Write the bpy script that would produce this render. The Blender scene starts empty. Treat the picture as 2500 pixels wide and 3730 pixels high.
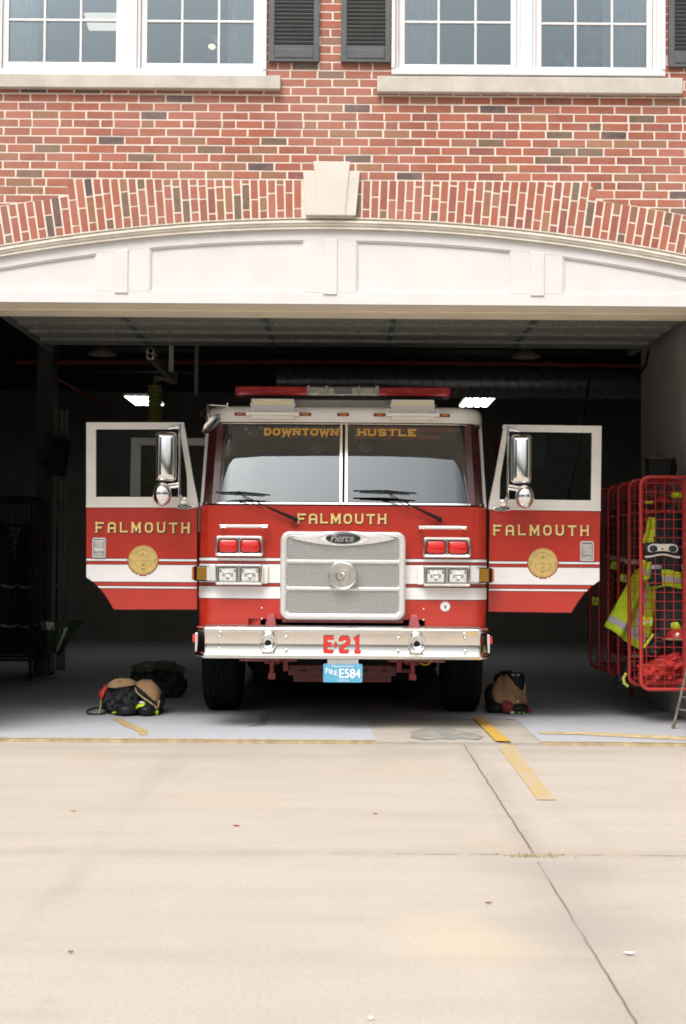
import bpy, bmesh, math, random
from mathutils import Vector, Matrix, noise
random.seed(21)
R = math.radians
scene = bpy.context.scene
COL = scene.collection

# ------------------------------------------------------------------ camera model (metres; Y is depth)
FPX, CAMH = 5180.0, 1.42
PITCH, ROLL = math.atan(178 / FPX), R(.40)
_f = Vector((0, math.cos(PITCH), math.sin(PITCH)))
_r0 = Vector((1, 0, 0)); _u0 = Vector((0, -math.sin(PITCH), math.cos(PITCH)))
_r = _r0 * math.cos(ROLL) + _u0 * math.sin(ROLL)
_u = _u0 * math.cos(ROLL) - _r0 * math.sin(ROLL)

def W(px, py, Y):
    """measure the photograph: where a pixel lies on the upright plane at depth Y -> (X, Z)"""
    d = _f * FPX + _r * (px - 1250) - _u * (py - 1865)
    t = Y / d.y
    return d.x * t, CAMH + d.z * t

def WG(px, py, z=0.0):
    """where a pixel lies on the level plane z -> (X, Y)"""
    d = _f * FPX + _r * (px - 1250) - _u * (py - 1865)
    t = (z - CAMH) / d.z
    return d.x * t, d.y * t

def WX(px, Y, py=1865): return W(px, py, Y)[0]
def WZ(py, Y, px=1250): return W(px, py, Y)[1]

# ------------------------------------------------------------------ materials
def newmat(name):
    m = bpy.data.materials.new(name); m.use_nodes = True
    nt = m.node_tree; nt.nodes.clear()
    return m, nt
def nd(nt, t, **kw):
    n = nt.nodes.new(t)
    for k, v in kw.items():
        if k.startswith('i_'):
            n.inputs[k[2:].replace('_', ' ')].default_value = v
        else: setattr(n, k, v)
    return n
def lk(nt, a, b): nt.links.new(a, b)

def PM(name, col, rough=.5, metal=0., var=.12, scale=6., bump=0., bscale=None, coat=0., spec=.5, rvar=.1, col2=None, detail=4., sheen=0., coords='Object', stretch=None):
    """general procedural surface: noise-mottled colour, uneven roughness, optional bump"""
    m, nt = newmat(name)
    out = nd(nt, 'ShaderNodeOutputMaterial'); b = nd(nt, 'ShaderNodeBsdfPrincipled')
    lk(nt, b.outputs[0], out.inputs[0])
    tc = nd(nt, 'ShaderNodeTexCoord'); src = tc.outputs[coords]
    if stretch:
        mp = nd(nt, 'ShaderNodeMapping'); mp.inputs['Scale'].default_value = stretch
        lk(nt, src, mp.inputs[0]); src = mp.outputs[0]
    no = nd(nt, 'ShaderNodeTexNoise'); no.inputs['Scale'].default_value = scale; no.inputs['Detail'].default_value = detail
    no.inputs['Roughness'].default_value = .62
    lk(nt, src, no.inputs['Vector'])
    rp = nd(nt, 'ShaderNodeValToRGB')
    c2 = col2 if col2 else tuple(c * (1 - var * 1.5) for c in col)
    c1 = tuple(min(1, c * (1 + var * .6)) for c in col)
    rp.color_ramp.elements[0].position = .3; rp.color_ramp.elements[1].position = .7
    rp.color_ramp.elements[0].color = (*c2, 1); rp.color_ramp.elements[1].color = (*c1, 1)
    lk(nt, no.outputs[0], rp.inputs[0]); lk(nt, rp.outputs[0], b.inputs['Base Color'])
    mr = nd(nt, 'ShaderNodeMapRange'); mr.inputs[3].default_value = max(.02, rough - rvar); mr.inputs[4].default_value = min(1, rough + rvar)
    lk(nt, no.outputs[0], mr.inputs[0]); lk(nt, mr.outputs[0], b.inputs['Roughness'])
    b.inputs['Metallic'].default_value = metal
    b.inputs['Specular IOR Level'].default_value = spec
    if coat: b.inputs['Coat Weight'].default_value = coat; b.inputs['Coat Roughness'].default_value = .04
    if sheen: b.inputs['Sheen Weight'].default_value = sheen
    if bump:
        n2 = nd(nt, 'ShaderNodeTexNoise'); n2.inputs['Scale'].default_value = bscale or scale * 8; n2.inputs['Detail'].default_value = 3
        lk(nt, src, n2.inputs['Vector'])
        bp = nd(nt, 'ShaderNodeBump'); bp.inputs['Strength'].default_value = bump; bp.inputs['Distance'].default_value = .01
        lk(nt, n2.outputs[0], bp.inputs['Height']); lk(nt, bp.outputs[0], b.inputs['Normal'])
    return m

def GLASS(name, ior=2.0, tint=(1, 1, 1), rough=.0, refl=(1, 1, 1)):
    m, nt = newmat(name)
    out = nd(nt, 'ShaderNodeOutputMaterial'); mx = nd(nt, 'ShaderNodeMixShader')
    fr = nd(nt, 'ShaderNodeFresnel'); fr.inputs[0].default_value = ior
    t = nd(nt, 'ShaderNodeBsdfTransparent'); t.inputs[0].default_value = (*tint, 1)
    g = nd(nt, 'ShaderNodeBsdfGlossy'); g.inputs['Roughness'].default_value = rough; g.inputs[0].default_value = (*refl, 1)
    no = nd(nt, 'ShaderNodeTexNoise'); no.inputs['Scale'].default_value = 1.1
    tc = nd(nt, 'ShaderNodeTexCoord'); lk(nt, tc.outputs['Object'], no.inputs['Vector'])
    bp = nd(nt, 'ShaderNodeBump'); bp.inputs['Strength'].default_value = .04; bp.inputs['Distance'].default_value = .02
    lk(nt, no.outputs[0], bp.inputs['Height']); lk(nt, bp.outputs[0], g.inputs['Normal'])
    lk(nt, fr.outputs[0], mx.inputs[0]); lk(nt, t.outputs[0], mx.inputs[1]); lk(nt, g.outputs[0], mx.inputs[2])
    lk(nt, mx.outputs[0], out.inputs[0])
    return m

def EMIT(name, col, s):
    m, nt = newmat(name)
    out = nd(nt, 'ShaderNodeOutputMaterial'); e = nd(nt, 'ShaderNodeEmission')
    e.inputs[0].default_value = (*col, 1); e.inputs[1].default_value = s
    lk(nt, e.outputs[0], out.inputs[0]); return m

# ------------------------------------------------------------------ objects
ORG = {}
def tag(o, label=None, cat=None, group=None, kind=None):
    if label: o['label'] = label
    if cat: o['category'] = cat
    if group: o['group'] = group
    if kind: o['kind'] = kind
    return o
def thing(name, loc, label, cat, group=None):
    o = bpy.data.objects.new(name, None); COL.objects.link(o)
    o.location = loc; ORG[o] = Vector(loc); o.empty_display_size = .1
    return tag(o, label, cat, group)
def copy_tree(o, parent=None):
    c = o.copy(); COL.objects.link(c)
    if parent: c.parent = parent
    for ch in list(o.children): copy_tree(ch, c)
    return c

class MB:
    """collects shapes into one mesh"""
    def __init__(s): s.bm = bmesh.new(); s.mi = 0; s.cl = None
    def face(s, pts):
        vs = [s.bm.verts.new(p) for p in pts]
        f = s.bm.faces.new(vs); f.material_index = s.mi
        return f
    def box(s, x0, x1, y0, y1, z0, z1):
        v = [s.bm.verts.new((x, y, z)) for x in (x0, x1) for y in (y0, y1) for z in (z0, z1)]
        for q in ((0, 1, 3, 2), (4, 6, 7, 5), (0, 4, 5, 1), (2, 3, 7, 6), (0, 2, 6, 4), (1, 5, 7, 3)):
            f = s.bm.faces.new([v[i] for i in q]); f.material_index = s.mi
        return v
    def obox(s, c, size, rot):
        v = s.box(-size[0] / 2, size[0] / 2, -size[1] / 2, size[1] / 2, -size[2] / 2, size[2] / 2)
        for a in v: a.co = rot @ a.co + Vector(c)
        return v
    def prism(s, poly, y0, y1):
        """poly: list of (x,z); extruded from y0 (front) to y1"""
        a = [s.bm.verts.new((x, y0, z)) for x, z in poly]; b = [s.bm.verts.new((x, y1, z)) for x, z in poly]
        n = len(poly)
        fs = [s.bm.faces.new(a), s.bm.faces.new(b[::-1])]
        for i in range(n):
            j = (i + 1) % n
            fs.append(s.bm.faces.new([a[j], a[i], b[i], b[j]]))
        for f in fs: f.material_index = s.mi
        return fs
    def prismz(s, poly, z0, z1):
        """poly: list of (x,y) extruded upward"""
        a = [s.bm.verts.new((x, y, z0)) for x, y in poly]; b = [s.bm.verts.new((x, y, z1)) for x, y in poly]
        n = len(poly)
        fs = [s.bm.faces.new(a[::-1]), s.bm.faces.new(b)]
        for i in range(n):
            j = (i + 1) % n
            fs.append(s.bm.faces.new([a[i], a[j], b[j], b[i]]))
        for f in fs: f.material_index = s.mi
    def loft(s, rings, cap0=True, cap1=True, closed=True):
        vs = [[s.bm.verts.new(p) for p in r] for r in rings]
        n = len(rings[0])
        for a, b in zip(vs, vs[1:]):
            for i in range(n if closed else n - 1):
                j = (i + 1) % n
                f = s.bm.faces.new([a[i], a[j], b[j], b[i]]); f.material_index = s.mi
        if cap0: s.bm.faces.new(vs[0][::-1]).material_index = s.mi
        if cap1: s.bm.faces.new(vs[-1]).material_index = s.mi
        return vs
    def rr(s, cx, cz, w, h, r, layers, n=5, cap0=True, cap1=True):
        """rounded-rectangle loft facing -Y; layers = [(inset, y), ...]"""
        rings = []
        for ins, y in layers:
            rings.append([Vector((x, y, z)) for x, z in rrect(cx, cz, w - 2 * ins, h - 2 * ins, max(.0015, r - ins), n)])
        s.loft(rings, cap0, cap1)
    def lathe(s, cx, cz, prof, n=24, sx=1., sz=1., cap0=True, cap1=True):
        """turned about an axis along Y; prof = [(r, y), ...]"""
        rings = [[Vector((cx + math.cos(2 * math.pi * i / n) * r * sx, y, cz + math.sin(2 * math.pi * i / n) * r * sz)) for i in range(n)] for r, y in prof]
        s.loft(rings, cap0, cap1)
    def lathez(s, cx, cy, prof, n=20, sx=1., sy=1., cap0=True, cap1=True):
        rings = [[Vector((cx + math.cos(2 * math.pi * i / n) * r * sx, cy + math.sin(2 * math.pi * i / n) * r * sy, z)) for i in range(n)] for r, z in prof]
        s.loft(rings, cap0, cap1)
    def lathex(s, cy, cz, prof, n=28, cap0=True, cap1=True):
        rings = [[Vector((x, cy + math.cos(2 * math.pi * i / n) * r, cz + math.sin(2 * math.pi * i / n) * r)) for i in range(n)] for r, x in prof]
        s.loft(rings, cap0, cap1)
    def tube(s, pts, r, n=8, closed=False):
        pts = [Vector(p) for p in pts]; m = len(pts); rings = []
        prev = None
        for i, p in enumerate(pts):
            if closed: t = pts[(i + 1) % m] - pts[i - 1]
            else: t = pts[min(i + 1, m - 1)] - pts[max(i - 1, 0)]
            t.normalize()
            if prev is None:
                a = t.orthogonal().normalized()
            else:
                a = prev - t * prev.dot(t)
                a = a.normalized() if a.length > 1e-5 else t.orthogonal().normalized()
            prev = a; b = t.cross(a)
            rr_ = r[i] if isinstance(r, (list, tuple)) else r
            rings.append([p + (a * math.cos(2 * math.pi * k / n) + b * math.sin(2 * math.pi * k / n)) * rr_ for k in range(n)])
        if closed:
            rings.append(rings[0]); s.loft(rings, False, False)
        else: s.loft(rings)
    def lump(s, c, size, amp=.12, freq=3., seed=0, flat=None, sub=3, rot=None):
        r = bmesh.ops.create_icosphere(s.bm, subdivisions=sub, radius=1.)
        c = Vector(c); off = Vector((seed * 7.3, seed * 3.1, seed * 1.7))
        for v in r['verts']:
            nz = noise.noise(v.co * freq * 1.5 + off); k = 1 + amp * (noise.noise(v.co * freq + off) + .5 * noise.noise(v.co * freq * 2.3 + off))
            if amp > .15: k += amp * (.42 - 1.1 * abs(nz)) + amp * .5 * (.3 - abs(noise.noise(v.co * freq * 3.1 - off)))
            p = Vector((v.co.x * size[0], v.co.y * size[1], v.co.z * size[2])) * k
            if rot: p = rot @ p
            p += c
            if flat is not None and p.z < flat: p.z = flat + .15 * (p.z - flat) * 0
            v.co = p
        for v in r['verts']:
            for f in v.link_faces: f.material_index = s.mi
    def warp(s, fn):
        for v in s.bm.verts: v.co = fn(v.co)
    def build(s, name, mat, parent=None, smooth=None, bevel=0, seg=2, solid=0, weld=True):
        if weld: bmesh.ops.remove_doubles(s.bm, verts=s.bm.verts, dist=1e-5)
        bmesh.ops.recalc_face_normals(s.bm, faces=s.bm.faces)
        org = ORG[parent] if parent else Vector((0, 0, 0))
        if parent is None and s.bm.verts:
            lo = Vector([min(v.co[k] for v in s.bm.verts) for k in range(3)]); hi = Vector([max(v.co[k] for v in s.bm.verts) for k in range(3)])
            org = Vector(((lo.x + hi.x) / 2, (lo.y + hi.y) / 2, lo.z))
        for v in s.bm.verts: v.co -= org
        me = bpy.data.meshes.new(name); s.bm.to_mesh(me); s.bm.free()
        for m in (mat if isinstance(mat, (list, tuple)) else [mat]): me.materials.append(m)
        o = bpy.data.objects.new(name, me); COL.objects.link(o)
        if parent: o.parent = parent
        else: o.location = org
        ORG[o] = org
        if solid:
            md = o.modifiers.new('solid', 'SOLIDIFY'); md.thickness = solid; md.offset = 0
        if bevel:
            md = o.modifiers.new('bevel', 'BEVEL'); md.width = bevel; md.segments = seg; md.limit_method = 'ANGLE'; md.angle_limit = R(38)
            md.harden_normals = False
        if smooth is not None:
            for p in me.polygons: p.use_smooth = True
            me.set_sharp_from_angle(angle=R(smooth))
        return o

def rrect(cx, cz, w, h, r, n=5):
    r = min(r, w / 2 - 1e-4, h / 2 - 1e-4); pts = []
    for (sx, sz, a0) in ((1, 1, 0), (-1, 1, 90), (-1, -1, 180), (1, -1, 270)):
        for k in range(n + 1):
            a = R(a0 + 90 * k / n)
            pts.append((cx + sx * (w / 2 - r) + math.cos(a) * r, cz + sz * (h / 2 - r) + math.sin(a) * r))
    return pts

# ------------------------------------------------------------------ lettering
GL = {
 'F': [[(.12, 0), (.12, 1)], [(.12, .89), (1, .89)], [(.12, .47), (.78, .47)]],
 'A': [[(.12, 0), (.12, .74), (.3, .89), (.7, .89), (.88, .74), (.88, 0)], [(.12, .42), (.88, .42)]],
 'L': [[(.12, 1), (.12, .11), (1, .11)]],
 'M': [[(.1, 0), (.1, 1)], [(.9, 0), (.9, 1)], [(.1, .98), (.5, .28), (.9, .98)]],
 'O': [[(.3, .11), (.7, .11), (.88, .28), (.88, .72), (.7, .89), (.3, .89), (.12, .72), (.12, .28), (.3, .11)]],
 'U': [[(.12, 1), (.12, .26), (.3, .11), (.7, .11), (.88, .26), (.88, 1)]],
 'T': [[(.5, 0), (.5, .89)], [(0, .89), (1, .89)]],
 'H': [[(.12, 0), (.12, 1)], [(.88, 0), (.88, 1)], [(.12, .5), (.88, .5)]],
 'D': [[(.14, 0), (.14, 1)], [(.0, .09), (.62, .09), (.86, .3), (.86, .7), (.62, .91), (0, .91)]],
 'W': [[(.08, 1), (.28, .02), (.5, .8), (.72, .02), (.92, 1)]],
 'N': [[(.12, 0), (.12, 1)], [(.12, 1), (.88, 0)], [(.88, 0), (.88, 1)]],
 'S': [[(.92, .7), (.8, .9), (.25, .9), (.12, .76), (.14, .6), (.86, .42), (.88, .24), (.75, .1), (.2, .1), (.08, .3)]],
 'E': [[(.14, 0), (.14, 1)], [(0, .9), (.96, .9)], [(0, .1), (.96, .1)], [(.14, .5), (.75, .5)]],
 '2': [[(.12, .68), (.12, .8), (.25, .89), (.75, .89), (.87, .78), (.87, .6), (.13, .3), (.13, .11), (.95, .11)]],
 '1': [[(.12, .78), (.5, .89), (.5, 0)], [(.12, .07), (.92, .07)]],
}
SERIF = {'F': [(.12, 0), (.12, 1)], 'A': [(.12, 0), (.88, 0)], 'L': [(.12, 1)], 'M': [(.1, 0), (.9, 0), (.1, 1), (.9, 1)], 'U': [(.12, 1), (.88, 1)], 'T': [(.5, 0)],
         'H': [(.12, 0), (.88, 0), (.12, 1), (.88, 1)], 'N': [(.12, 0), (.12, 1), (.88, 1)], 'W': [(.08, 1), (.92, 1)], 'E': [], 'D': [], 'S': [], 'O': [], '2': [], '1': []}
def stroke(mb, pts, w, ax, az, y):
    """constant-width mitred stroke of a glyph polyline; ax, az map glyph units to metres"""
    P = [Vector((ax(p[0]), az(p[1]))) for p in pts]; n = len(P); L = []; Rr = []
    closed = (P[0] - P[-1]).length < 1e-6
    for i in range(n):
        if closed and i in (0, n - 1): a, b = P[n - 2], P[1]
        else: a, b = P[max(0, i - 1)], P[min(n - 1, i + 1)]
        d1 = (P[i] - a); d2 = (b - P[i])
        if d1.length < 1e-9: d1 = d2
        if d2.length < 1e-9: d2 = d1
        d1 = d1.normalized(); d2 = d2.normalized(); t = (d1 + d2)
        t = t.normalized() if t.length > 1e-6 else d1
        nrm = Vector((-t.y, t.x)); k = w / 2 / max(.35, nrm.dot(Vector((-d1.y, d1.x))))
        L.append(P[i] + nrm * k); Rr.append(P[i] - nrm * k)
    for i in range(n - 1):
        mb.face([(q.x, y, q.y) for q in (L[i], L[i + 1], Rr[i + 1], Rr[i])])
def letters(mb, s, x0, x1, z0, z1, y, w=.2, gap=.42, serif=.08, sw=1.5):
    """block letters filling x0..x1, z0..z1 on the plane y (facing -Y)"""
    wd = {'1': .62, 'M': 1.12, 'W': 1.35, 'L': .92, ' ': .5}
    tot = sum(wd.get(c, 1.) for c in s) + gap * (len(s) - 1); u = (x1 - x0) / tot; h = z1 - z0; x = x0
    for c in s:
        cw = wd.get(c, 1.) * u
        if c in GL:
            yy = y; t = w * min(cw, h)
            ax = lambda a, X=x, CW=cw: X + a * CW
            az = lambda b: z0 + b * h
            for st in GL[c]:
                stroke(mb, st, t, ax, az, yy); yy -= .0004
            if serif:
                for (sx, sz) in SERIF.get(c, []):
                    zz = z0 + (serif / 2 * h if sz < .5 else h - serif / 2 * h)
                    cx_ = ax(sx)
                    a = t * sw / 2; b = serif * h / 2
                    mb.face([(cx_ - a, yy, zz - b), (cx_ + a, yy, zz - b), (cx_ + a, yy, zz + b), (cx_ - a, yy, zz + b)]); yy -= .0004
        x += cw + gap * u
def typeset(mb, s, x0, x1, z0, z1, y, shear=0., bold=0.):
    """built-in typeface fitted into a box"""
    cu = bpy.data.curves.new('t', 'FONT'); cu.body = s; cu.offset = bold
    ob = bpy.data.objects.new('t', cu); me = ob.to_mesh()
    vs = [v.co.copy() for v in me.vertices]; fs = [list(p.vertices) for p in me.polygons]
    ob.to_mesh_clear(); bpy.data.objects.remove(ob); bpy.data.curves.remove(cu)
    for v in vs: v.x += v.y * shear
    a, b = min(v.x for v in vs), max(v.x for v in vs); c, d = min(v.y for v in vs), max(v.y for v in vs)
    bv = [mb.bm.verts.new((x0 + (v.x - a) / (b - a) * (x1 - x0), y, z0 + (v.y - c) / (d - c) * (z1 - z0))) for v in vs]
    for f in fs:
        try: mb.bm.faces.new([bv[i] for i in f]).material_index = mb.mi
        except ValueError: pass

# ------------------------------------------------------------------ material library
M = {}
M['red'] = PM('red_paint', (.46, .026, .012), .32, var=.06, scale=3, coat=.8, rvar=.05, bump=.03, bscale=2.2)
M['white'] = PM('white_paint', (.80, .77, .71), .35, var=.03, scale=3, coat=.4, rvar=.05)
M['stripe'] = PM('white_reflective_tape', (.80, .78, .77), .45, var=.03)
M['line'] = PM('dark_pinstripe', (.03, .02, .025), .5)
M['chrome'] = PM('chrome', (.90, .89, .87), .12, metal=1., var=.04, scale=9, rvar=.04)
M['polish'] = PM('polished_steel', (.86, .83, .78), .13, metal=1., var=.05, scale=2.2, rvar=.06, bump=.02, bscale=2.5)
M['alu'] = PM('brushed_aluminium', (.80, .79, .77), .28, metal=1., var=.06, scale=20, rvar=.08)
M['black'] = PM('black_rubber', (.010, .010, .010), .6, var=.3, scale=12, spec=.25)
M['tyre'] = PM('tyre_rubber', (.007, .007, .007), .9, var=.3, scale=14, bump=.2, spec=.12)
M['gold'] = PM('gold_leaf', (.88, .66, .25), .42, metal=.2, var=.12, scale=60, rvar=.1)
M['goldseal'] = PM('town_seal_gold', (.64, .47, .16), .45, metal=.2, var=.12, scale=25)
M['goldd'] = PM('dark_gold_engraving', (.30, .20, .05), .5, var=.2, scale=50)
M['goldt'] = PM('amber_gold_letter', (.66, .36, .07), .45, metal=.2, var=.2, scale=80)
M['redlens'] = PM('red_lens', (.62, .012, .008), .18, var=.12, scale=90, coat=.6)
M['barred'] = PM('faded_red_lens', (.50, .045, .05), .2, var=.25, scale=16, coat=.5)
M['clear'] = PM('clear_lens', (.74, .73, .70), .22, var=.2, scale=35, coat=.3, metal=.15)
M['barclear'] = PM('smoky_clear_lens', (.46, .45, .40), .25, var=.3, scale=30, coat=.3)
M['amber'] = PM('amber_lens', (.25, .125, .004), .25, var=.3, scale=110, coat=.5)
M['orange'] = PM('orange_marker_lens', (.62, .14, .015), .25, var=.15, scale=60, coat=.5)
M['cabin'] = PM('dark_cabin_trim', (.016, .016, .016), .8, var=.3, scale=8)
M['seat'] = PM('grey_seat_vinyl', (.05, .05, .052), .7, var=.3, scale=8)
M['frame'] = PM('dull_red_chassis', (.25, .03, .028), .55, var=.25, scale=9, bump=.1)
M['plate'] = PM('blue_number_plate', (.10, .36, .52), .4, var=.08, scale=14)
M['shadewall'] = PM('shaded_wall', (.10, .097, .09), .85, var=.2)  # pale column's tone with its shade put into the colour
M['glass'] = GLASS('windscreen_glass', 2.1, (.62, .66, .64), refl=(.90, .97, 1.))
M['windowglass'] = GLASS('window_glass', 2.35, (.94, .97, .98), refl=(.84, .95, 1.))
M['trimwhite'] = PM('white_woodwork', (.60, .588, .58), .5, var=.03, scale=3, bump=.06, bscale=40, col2=(.57, .55, .53))
M['trimcream'] = PM('cream_soffit_paint', (.74, .66, .51), .55, var=.06, scale=4, bump=.05, bscale=30)
M['moulding'] = PM('weathered_cream_moulding', (.66, .62, .55), .6, var=.1, scale=5, col2=(.54, .49, .41))
M['seal'] = PM('dark_weathered_sealant', (.20, .17, .11), .8, var=.3, scale=12)
M['stone'] = PM('limestone', (.50, .47, .41), .8, var=.1, scale=5, bump=.15, bscale=60, col2=(.40, .37, .32))
M['stone2'] = PM('pale_limestone', (.58, .545, .48), .8, var=.06, scale=4, bump=.12, bscale=60)
M['shutter'] = PM('charcoal_green_shutter', (.078, .085, .088), .5, var=.12, scale=9)
M['sash'] = PM('white_sash_paint', (.66, .645, .645), .4, var=.03, scale=5)
M['curtain'] = PM('pale_curtain', (.85, .87, .85), .9, var=.05, scale=5)
M['room'] = PM('office_wall', (.10, .13, .15), .9, var=.08)
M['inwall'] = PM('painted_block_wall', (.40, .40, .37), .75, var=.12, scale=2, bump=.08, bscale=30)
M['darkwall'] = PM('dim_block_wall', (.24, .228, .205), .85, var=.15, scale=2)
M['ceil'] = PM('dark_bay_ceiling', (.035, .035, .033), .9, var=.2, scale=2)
M['doorgrey'] = PM('grey_embossed_door_steel', (.19, .20, .175), .6, var=.4, scale=38, bump=.8, bscale=70)
M['stile'] = PM('dark_green_stile', (.04, .075, .07), .6)
M['galv'] = PM('galvanised_duct', (.30, .31, .32), .36, metal=.6, var=.2, scale=14)
M['redpipe'] = PM('red_sprinkler_pipe', (.22, .022, .018), .5, var=.2, scale=9)
M['dimred'] = PM('shaded_red_tube', (.03, .008, .007), .6)  # copy of the locker red, deep shade put into the colour
M['satin'] = PM('satin_chrome', (.80, .79, .77), .34, metal=.55, var=.05, scale=12)
M['rackred'] = PM('red_powder_coat', (.42, .028, .024), .38, var=.12, scale=10, coat=.3)
M['cloth'] = PM('black_turnout_cloth', (.022, .025, .028), .9, var=.35, scale=9, bump=.4, bscale=30)
M['tan'] = PM('tan_turnout_cloth', (.34, .205, .105), .9, var=.22, scale=12, bump=.3, bscale=60)
M['lime'] = PM('lime_high_visibility_cloth', (.50, .68, .012), .75, var=.15, scale=9, bump=.2, bscale=25)
M['silver'] = PM('silver_reflective_tape', (.46, .44, .46), .4, var=.15, scale=20)
M['redcloth'] = PM('red_nylon', (.50, .03, .022), .65, var=.3, scale=9, bump=.4, bscale=18)
M['boot'] = PM('black_rubber_boot', (.014, .015, .017), .5, var=.3, scale=12, spec=.3)
M['grey'] = PM('worn_grey_metal', (.22, .19, .155), .5, metal=.4, var=.2, scale=15)
M['hose'] = PM('olive_exhaust_hose', (.22, .24, .05), .7, var=.25, scale=30)
M['bluegrey'] = PM('pale_case_plastic', (.52, .49, .42), .5, var=.1, scale=25)
# ------------------------------------------------------------------ node helpers for the ground
def mth(nt, op, a, b=None, c=None, clamp=False):
    n = nt.nodes.new('ShaderNodeMath'); n.operation = op; n.use_clamp = clamp
    for i, v in enumerate((a, b, c)):
        if v is None: continue
        if isinstance(v, (int, float)): n.inputs[i].default_value = v
        else: nt.links.new(v, n.inputs[i])
    return n.outputs[0]
def noi(nt, vec, scale, detail=4, rough=.6, stretch=None):
    if stretch:
        mp = nd(nt, 'ShaderNodeMapping'); mp.inputs['Scale'].default_value = stretch; lk(nt, vec, mp.inputs[0]); vec = mp.outputs[0]
    n = nd(nt, 'ShaderNodeTexNoise'); n.inputs['Scale'].default_value = scale; n.inputs['Detail'].default_value = detail; n.inputs['Roughness'].default_value = rough
    lk(nt, vec, n.inputs['Vector']); return n.outputs[0]
def ramp(nt, v, lo, hi, a=0., b=1.):
    n = nd(nt, 'ShaderNodeMapRange'); n.inputs[1].default_value = lo; n.inputs[2].default_value = hi; n.inputs[3].default_value = a; n.inputs[4].default_value = b
    lk(nt, v, n.inputs[0]); return n.outputs[0]
def mixc(nt, fac, a, b):
    n = nd(nt, 'ShaderNodeMix', data_type='RGBA')
    if isinstance(fac, (int, float)): n.inputs[0].default_value = fac
    else: lk(nt, fac, n.inputs[0])
    for k, v in ((6, a), (7, b)):
        if isinstance(v, tuple): n.inputs[k].default_value = (*v, 1)
        else: lk(nt, v, n.inputs[k])
    return n.outputs[2]
def seg_dist(nt, px, py, a, b):
    """(distance from the line a-b, position 0..1 along it)"""
    ax, ay = a; dx, dy = b[0] - a[0], b[1] - a[1]; L = math.hypot(dx, dy); ux, uy = dx / L, dy / L
    rx = mth(nt, 'SUBTRACT', px, ax); ry = mth(nt, 'SUBTRACT', py, ay)
    dist = mth(nt, 'SUBTRACT', mth(nt, 'MULTIPLY', rx, uy), mth(nt, 'MULTIPLY', ry, ux))
    al = mth(nt, 'DIVIDE', mth(nt, 'ADD', mth(nt, 'MULTIPLY', rx, ux), mth(nt, 'MULTIPLY', ry, uy)), L)
    return dist, al

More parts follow.
